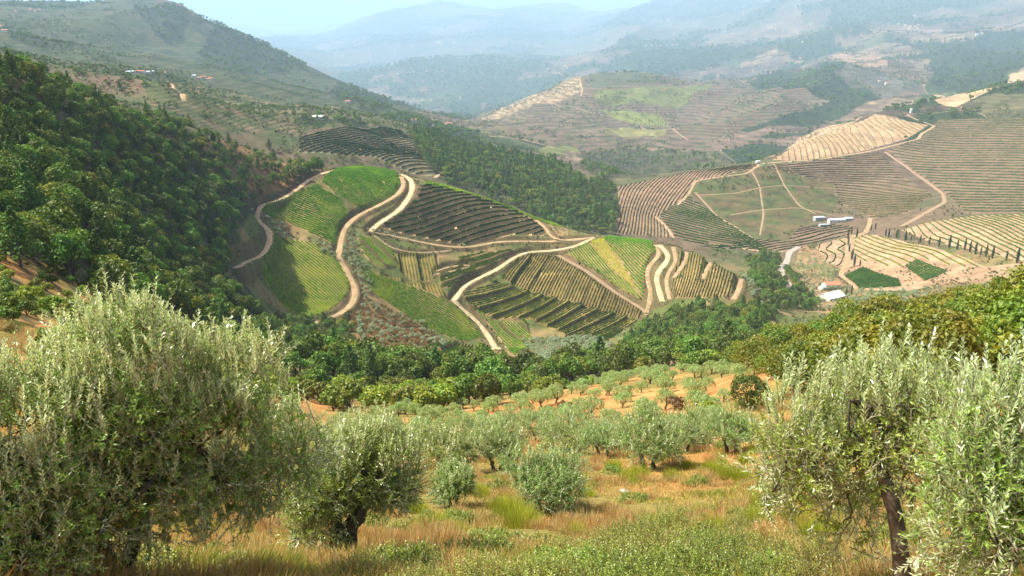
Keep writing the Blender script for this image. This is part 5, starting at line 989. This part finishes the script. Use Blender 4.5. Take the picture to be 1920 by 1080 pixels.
# ------------------------------------------------------------------ houses
WHT = plain('white_render', (.60, .57, .50), .9, .6, (.66, .63, .56)); GRY = plain('grey_wall', (.42, .43, .44), .9, .5, (.34, .34, .34))
RED = plain('clay_roof', (.46, .20, .11), .9, 1.5, (.34, .14, .08)); PAL = plain('pale_roof', (.40, .44, .48), .7, .4, (.32, .36, .40)); WIN = plain('window_glass', (.05, .06, .08), .3); DOOR = plain('door_wood', (.18, .10, .06), .7)
def house(kind, p, Lx, Wy, H, rz, label, cat='house', group=None, wall=WHT, roof=RED, nwin=3, flat=False, rh=None):
    e = add(kind, None, None, (p[0], p[1], p[2]), rz); b_ = MB(); b_.box((0, 0, H / 2 - .8), (Lx, Wy, H + 1.6))
    rh = rh if rh is not None else Wy * .24
    if not flat:
        x, y = Lx / 2 - .02, Wy / 2 - .02; b_.add([[-x, -y, H], [-x, y, H], [-x, 0, H + rh], [x, -y, H], [x, y, H], [x, 0, H + rh]], [[0, 2, 1], [3, 4, 5]])
    add('wall', b_.mesh('wall', [wall]), e)
    r_ = MB(); x, y, t = Lx / 2 + .4, Wy / 2 + .4, .22
    if flat: r_.box((0, 0, H + .12), (Lx + .5, Wy + .5, .22))
    else:
        k = rh / (Wy / 2); V = [[s * x, q, H + rh - k * abs(q) + d] for s in (-1, 1) for d in (.03, t) for q in (-y, 0, y)]
        r_.add(V, [[0, 6, 7, 1], [1, 7, 8, 2], [3, 4, 10, 9], [4, 5, 11, 10], [0, 3, 9, 6], [2, 8, 11, 5], [0, 1, 4, 3], [1, 2, 5, 4], [6, 9, 10, 7], [7, 10, 11, 8]])
    add('roof', r_.mesh('roof', [roof]), e)
    for s in (-1, 1):
        for q in range(nwin):
            w = MB(); w.box((-Lx / 2 + Lx * (q + .5) / nwin, s * (Wy / 2 + .02), H * .55), (1.1, .08, 1.3)); add('window', w.mesh('window', [WIN]), e)
    if nwin:
        w = MB(); w.box((Lx * .5 / max(nwin, 1) * .0 + Lx / 2 - Lx / nwin, -(Wy / 2 + .03), 1.05), (1.1, .08, 2.1)); add('door', w.mesh('door', [DOOR]), e)
    return tag(e, label, cat, group)
def hp(px, py, r0=700, r1=1e9):
    q = at(px, py, r0, r1); return np.array([*q, float(zat(*q))])
for px, py, a in [(1568,417,(22,7,4,.1,'long white farm hall with a pale blue grey roof beside the brown hill','farm building',None,WHT,PAL,6)),(1536,413,(15,7,4.5,.15,'grey flat roofed farm building left of the long white hall','farm building',None,GRY,PAL,4,True)),
                  (1545,424,(13,4,2.4,.1,'low white outbuilding in front of the grey farm building','farm building',None,WHT,PAL,3,True)),(1590,413,(10,6,3,.1,'small pale shed at the right end of the long white hall','shed',None,GRY,PAL,2)),
                  (1558,562,(19,13,4.2,.5,'large white farmhouse with a pale roof at the edge of the oak wood','house',None,WHT,plain('white_roof',(.8,.78,.74),.8,.8,(.7,.68,.64)),4)),(1558,541,(15,9,4.8,.1,'red roofed house just above the large white farmhouse','house',None,WHT,RED,3)),(1544,543,(8,6,3.4,.4,'small white annex left of the red roofed house','shed',None,WHT,PAL,2)),
                  (1421,306,(7,5,4,.3,'tiny white hut where the steep pale path meets the ridge road','hut',None,WHT,WHT,1,True)),(1708,212,(4.5,4.5,10,.2,'slim white tower beside the ridge top track','tower',None,WHT,WHT,1,True)),
                  (841,236,(20,11,7,.1,'white house with red roof at the left foot of the middle hill','house',None,WHT,RED,4)),(815,236,(34,6,3,.05,'long low white building left of the house at the middle hill foot','building',None,WHT,PAL,5,True)),(775,228,(14,9,5,.2,'pale small house on the near side of the hazy valley','house',None,WHT,RED,2)),
                  (598,222,(16,7,3,.1,'long white roofed shed on the slope behind the left wood','shed',None,WHT,plain('shed_roof',(.75,.75,.74),.7),3)),(652,192,(12,8,4,.3,'white house above the terraces behind the knoll','house',None,WHT,RED,2)),(1664,158,(24,12,7,.2,'white villa with orange roof under the dark woods on the right','house',None,WHT,RED,4)),(1649,153,(12,9,5,.2,'small white house left of the orange roofed villa','house',None,WHT,RED,2))]:
    house('house' if 'house' in a[4] else ('tower' if 'tower' in a[4] else 'farm_building'), hp(px, py, 650), *a)
VIL = [('village on the far ridge at the top right', 'small white house of the village high on the far ridge', [(1212,78),(1222,79),(1232,76),(1240,80),(1250,74),(1262,76),(1270,74),(1232,88)], 2600),
 ('hamlet near the top of the right hand hills', 'white red roofed house of the hamlet near the top of the right hand hills', [(1685,46),(1698,48),(1706,50),(1716,50),(1722,47)], 2600),
 ('hamlet at the far right', 'pale house of the hamlet at the far right above the woods', [(1820,62),(1832,66),(1842,64)], 2500),
 ('village deep in the hazy valley', 'tiny white house of the village deep in the hazy valley', [(705,128),(712,124),(716,130),(738,123),(746,124),(762,122),(768,125),(775,123),(800,122),(806,120),(820,134),(826,130),(832,136),(838,132),(845,134),(830,126),(870,120),(703,138)], 2600),
 ('village below the left wood crest', 'white house of the village just above the left wood', [(242,138),(250,137),(258,136),(268,137),(278,138),(286,137),(308,139)], 1100),
 ('second hamlet on the left hazy slope', 'small house of the hamlet right of the village above the left wood', [(365,145),(374,148),(382,146),(392,150),(396,148)], 1100),
 ('houses at the top left', 'pinkish house high on the hazy slope at the top left', [(58,20),(66,22),(74,20),(3,52),(10,60),(30,24)], 1500),
 ('scattered farms on the far hills', 'lone white farmhouse on the far terraced hills', [(1494,15),(1514,34),(1522,35),(1332,28),(1150,40),(1158,54),(1518,66),(1505,80),(1500,110),(1715,28),(1262,60)], 3000)]
for gp, lb, pts, r0 in VIL:
    for k, (px, py) in enumerate(pts):
        p = hp(px, py, r0, 4300); r = math.hypot(p[0], p[1]); s = 1 if r < 2500 else (1.25 if r < 5000 else 1.9)
        house('house', p, random.uniform(9, 14) * s * (.7 if r0 < 1300 else 1), random.uniform(6, 9) * s * (.7 if r0 < 1300 else 1), random.uniform(4, 6) * s * (.7 if r0 < 1300 else 1), random.uniform(-.5, .5), lb, 'house', gp, WHT, RED if random.random() < .7 else PAL, 2)
m_ = (RR > 860) & (RQ < 1500) & (PX > -100) & (PX < 840) & (WOOD < .5) & (RD > 4) & ~inpoly(PX, PY, VW) & (fbm(X / 30, Y / 30, 151, 3) > -.05)
for p_, fc in zip(PAR, FCACHE):
    if fc is not None: m_[fc[0]:fc[1], fc[2]:fc[3]] &= ~fc[5]
wi, wj = np.nonzero(m_); area = RR[wi, wj] * np.gradient(AZ)[wi] * np.gradient(RG)[wj]; k = rng.choice(len(wi), 5500, p=area / area.sum())
gn_stuff('hillside_trees', np.c_[X[wi[k], wj[k]], Y[wi[k], wj[k]], Z[wi[k], wj[k]] - .2], rng.uniform(.25, .75, len(k)), V_MID[:3] + V_OLS[:2], 'olives and small trees dotted over the terraces behind the left wood', 'trees')
m_ = (RR > 430) & (RR < 840) & (RD > 1.2) & (RD < 5.5); wi, wj = np.nonzero(m_); area = RR[wi, wj] * np.gradient(AZ)[wi] * np.gradient(RG)[wj]; k = rng.choice(len(wi), 1500, p=area / area.sum())
V_BK = [broadleaf(110, 1.5, 2.2, .45, l_, 5, trunk=.05, cen=.4) for l_ in (WOODL, WOODL, OAKL, BRNL)]
gn_stuff('roadside_scrub', np.c_[X[wi[k], wj[k]], Y[wi[k], wj[k]], Z[wi[k], wj[k]]], rng.uniform(.35, 1.1, len(k)), V_BK, 'dark scrub on the cut banks beside the dirt tracks', 'scrub')
# ------------------------------------------------------------------ scrub on banks and unplanted ground
m_ = (RR > 240) & (RR < 1500) & (PX > -100) & (PX < 2020) & (RD > 1.5) & (WOOD < .5)
for p_, fc in zip(PAR, FCACHE):
    if fc is not None: m_[fc[0]:fc[1], fc[2]:fc[3]] &= ~fc[5]
m_ &= (RR < 860) | (fbm(X / 45, Y / 45, 98, 3) > .12); m_ &= fbm(X / 14, Y / 14, 99, 2) > -.12
wi, wj = np.nonzero(m_); area = RR[wi, wj] * np.gradient(AZ)[wi] * np.gradient(RG)[wj] * np.where(RR[wi, wj] < 860, 1.0, .12); k = rng.choice(len(wi), 9000, p=area / area.sum())
V_SC = [broadleaf(90, 1.6, 2.4, .5, l_, 5, trunk=.05, cen=.4) for l_ in (WOODL, OAKL, OLVL, BRNL)]
gn_stuff('bank_scrub', np.c_[X[wi[k], wj[k]], Y[wi[k], wj[k]], Z[wi[k], wj[k]]], rng.uniform(.5, 1.5, len(k)), V_SC, 'low scrub on the banks and unplanted ground', 'scrub')
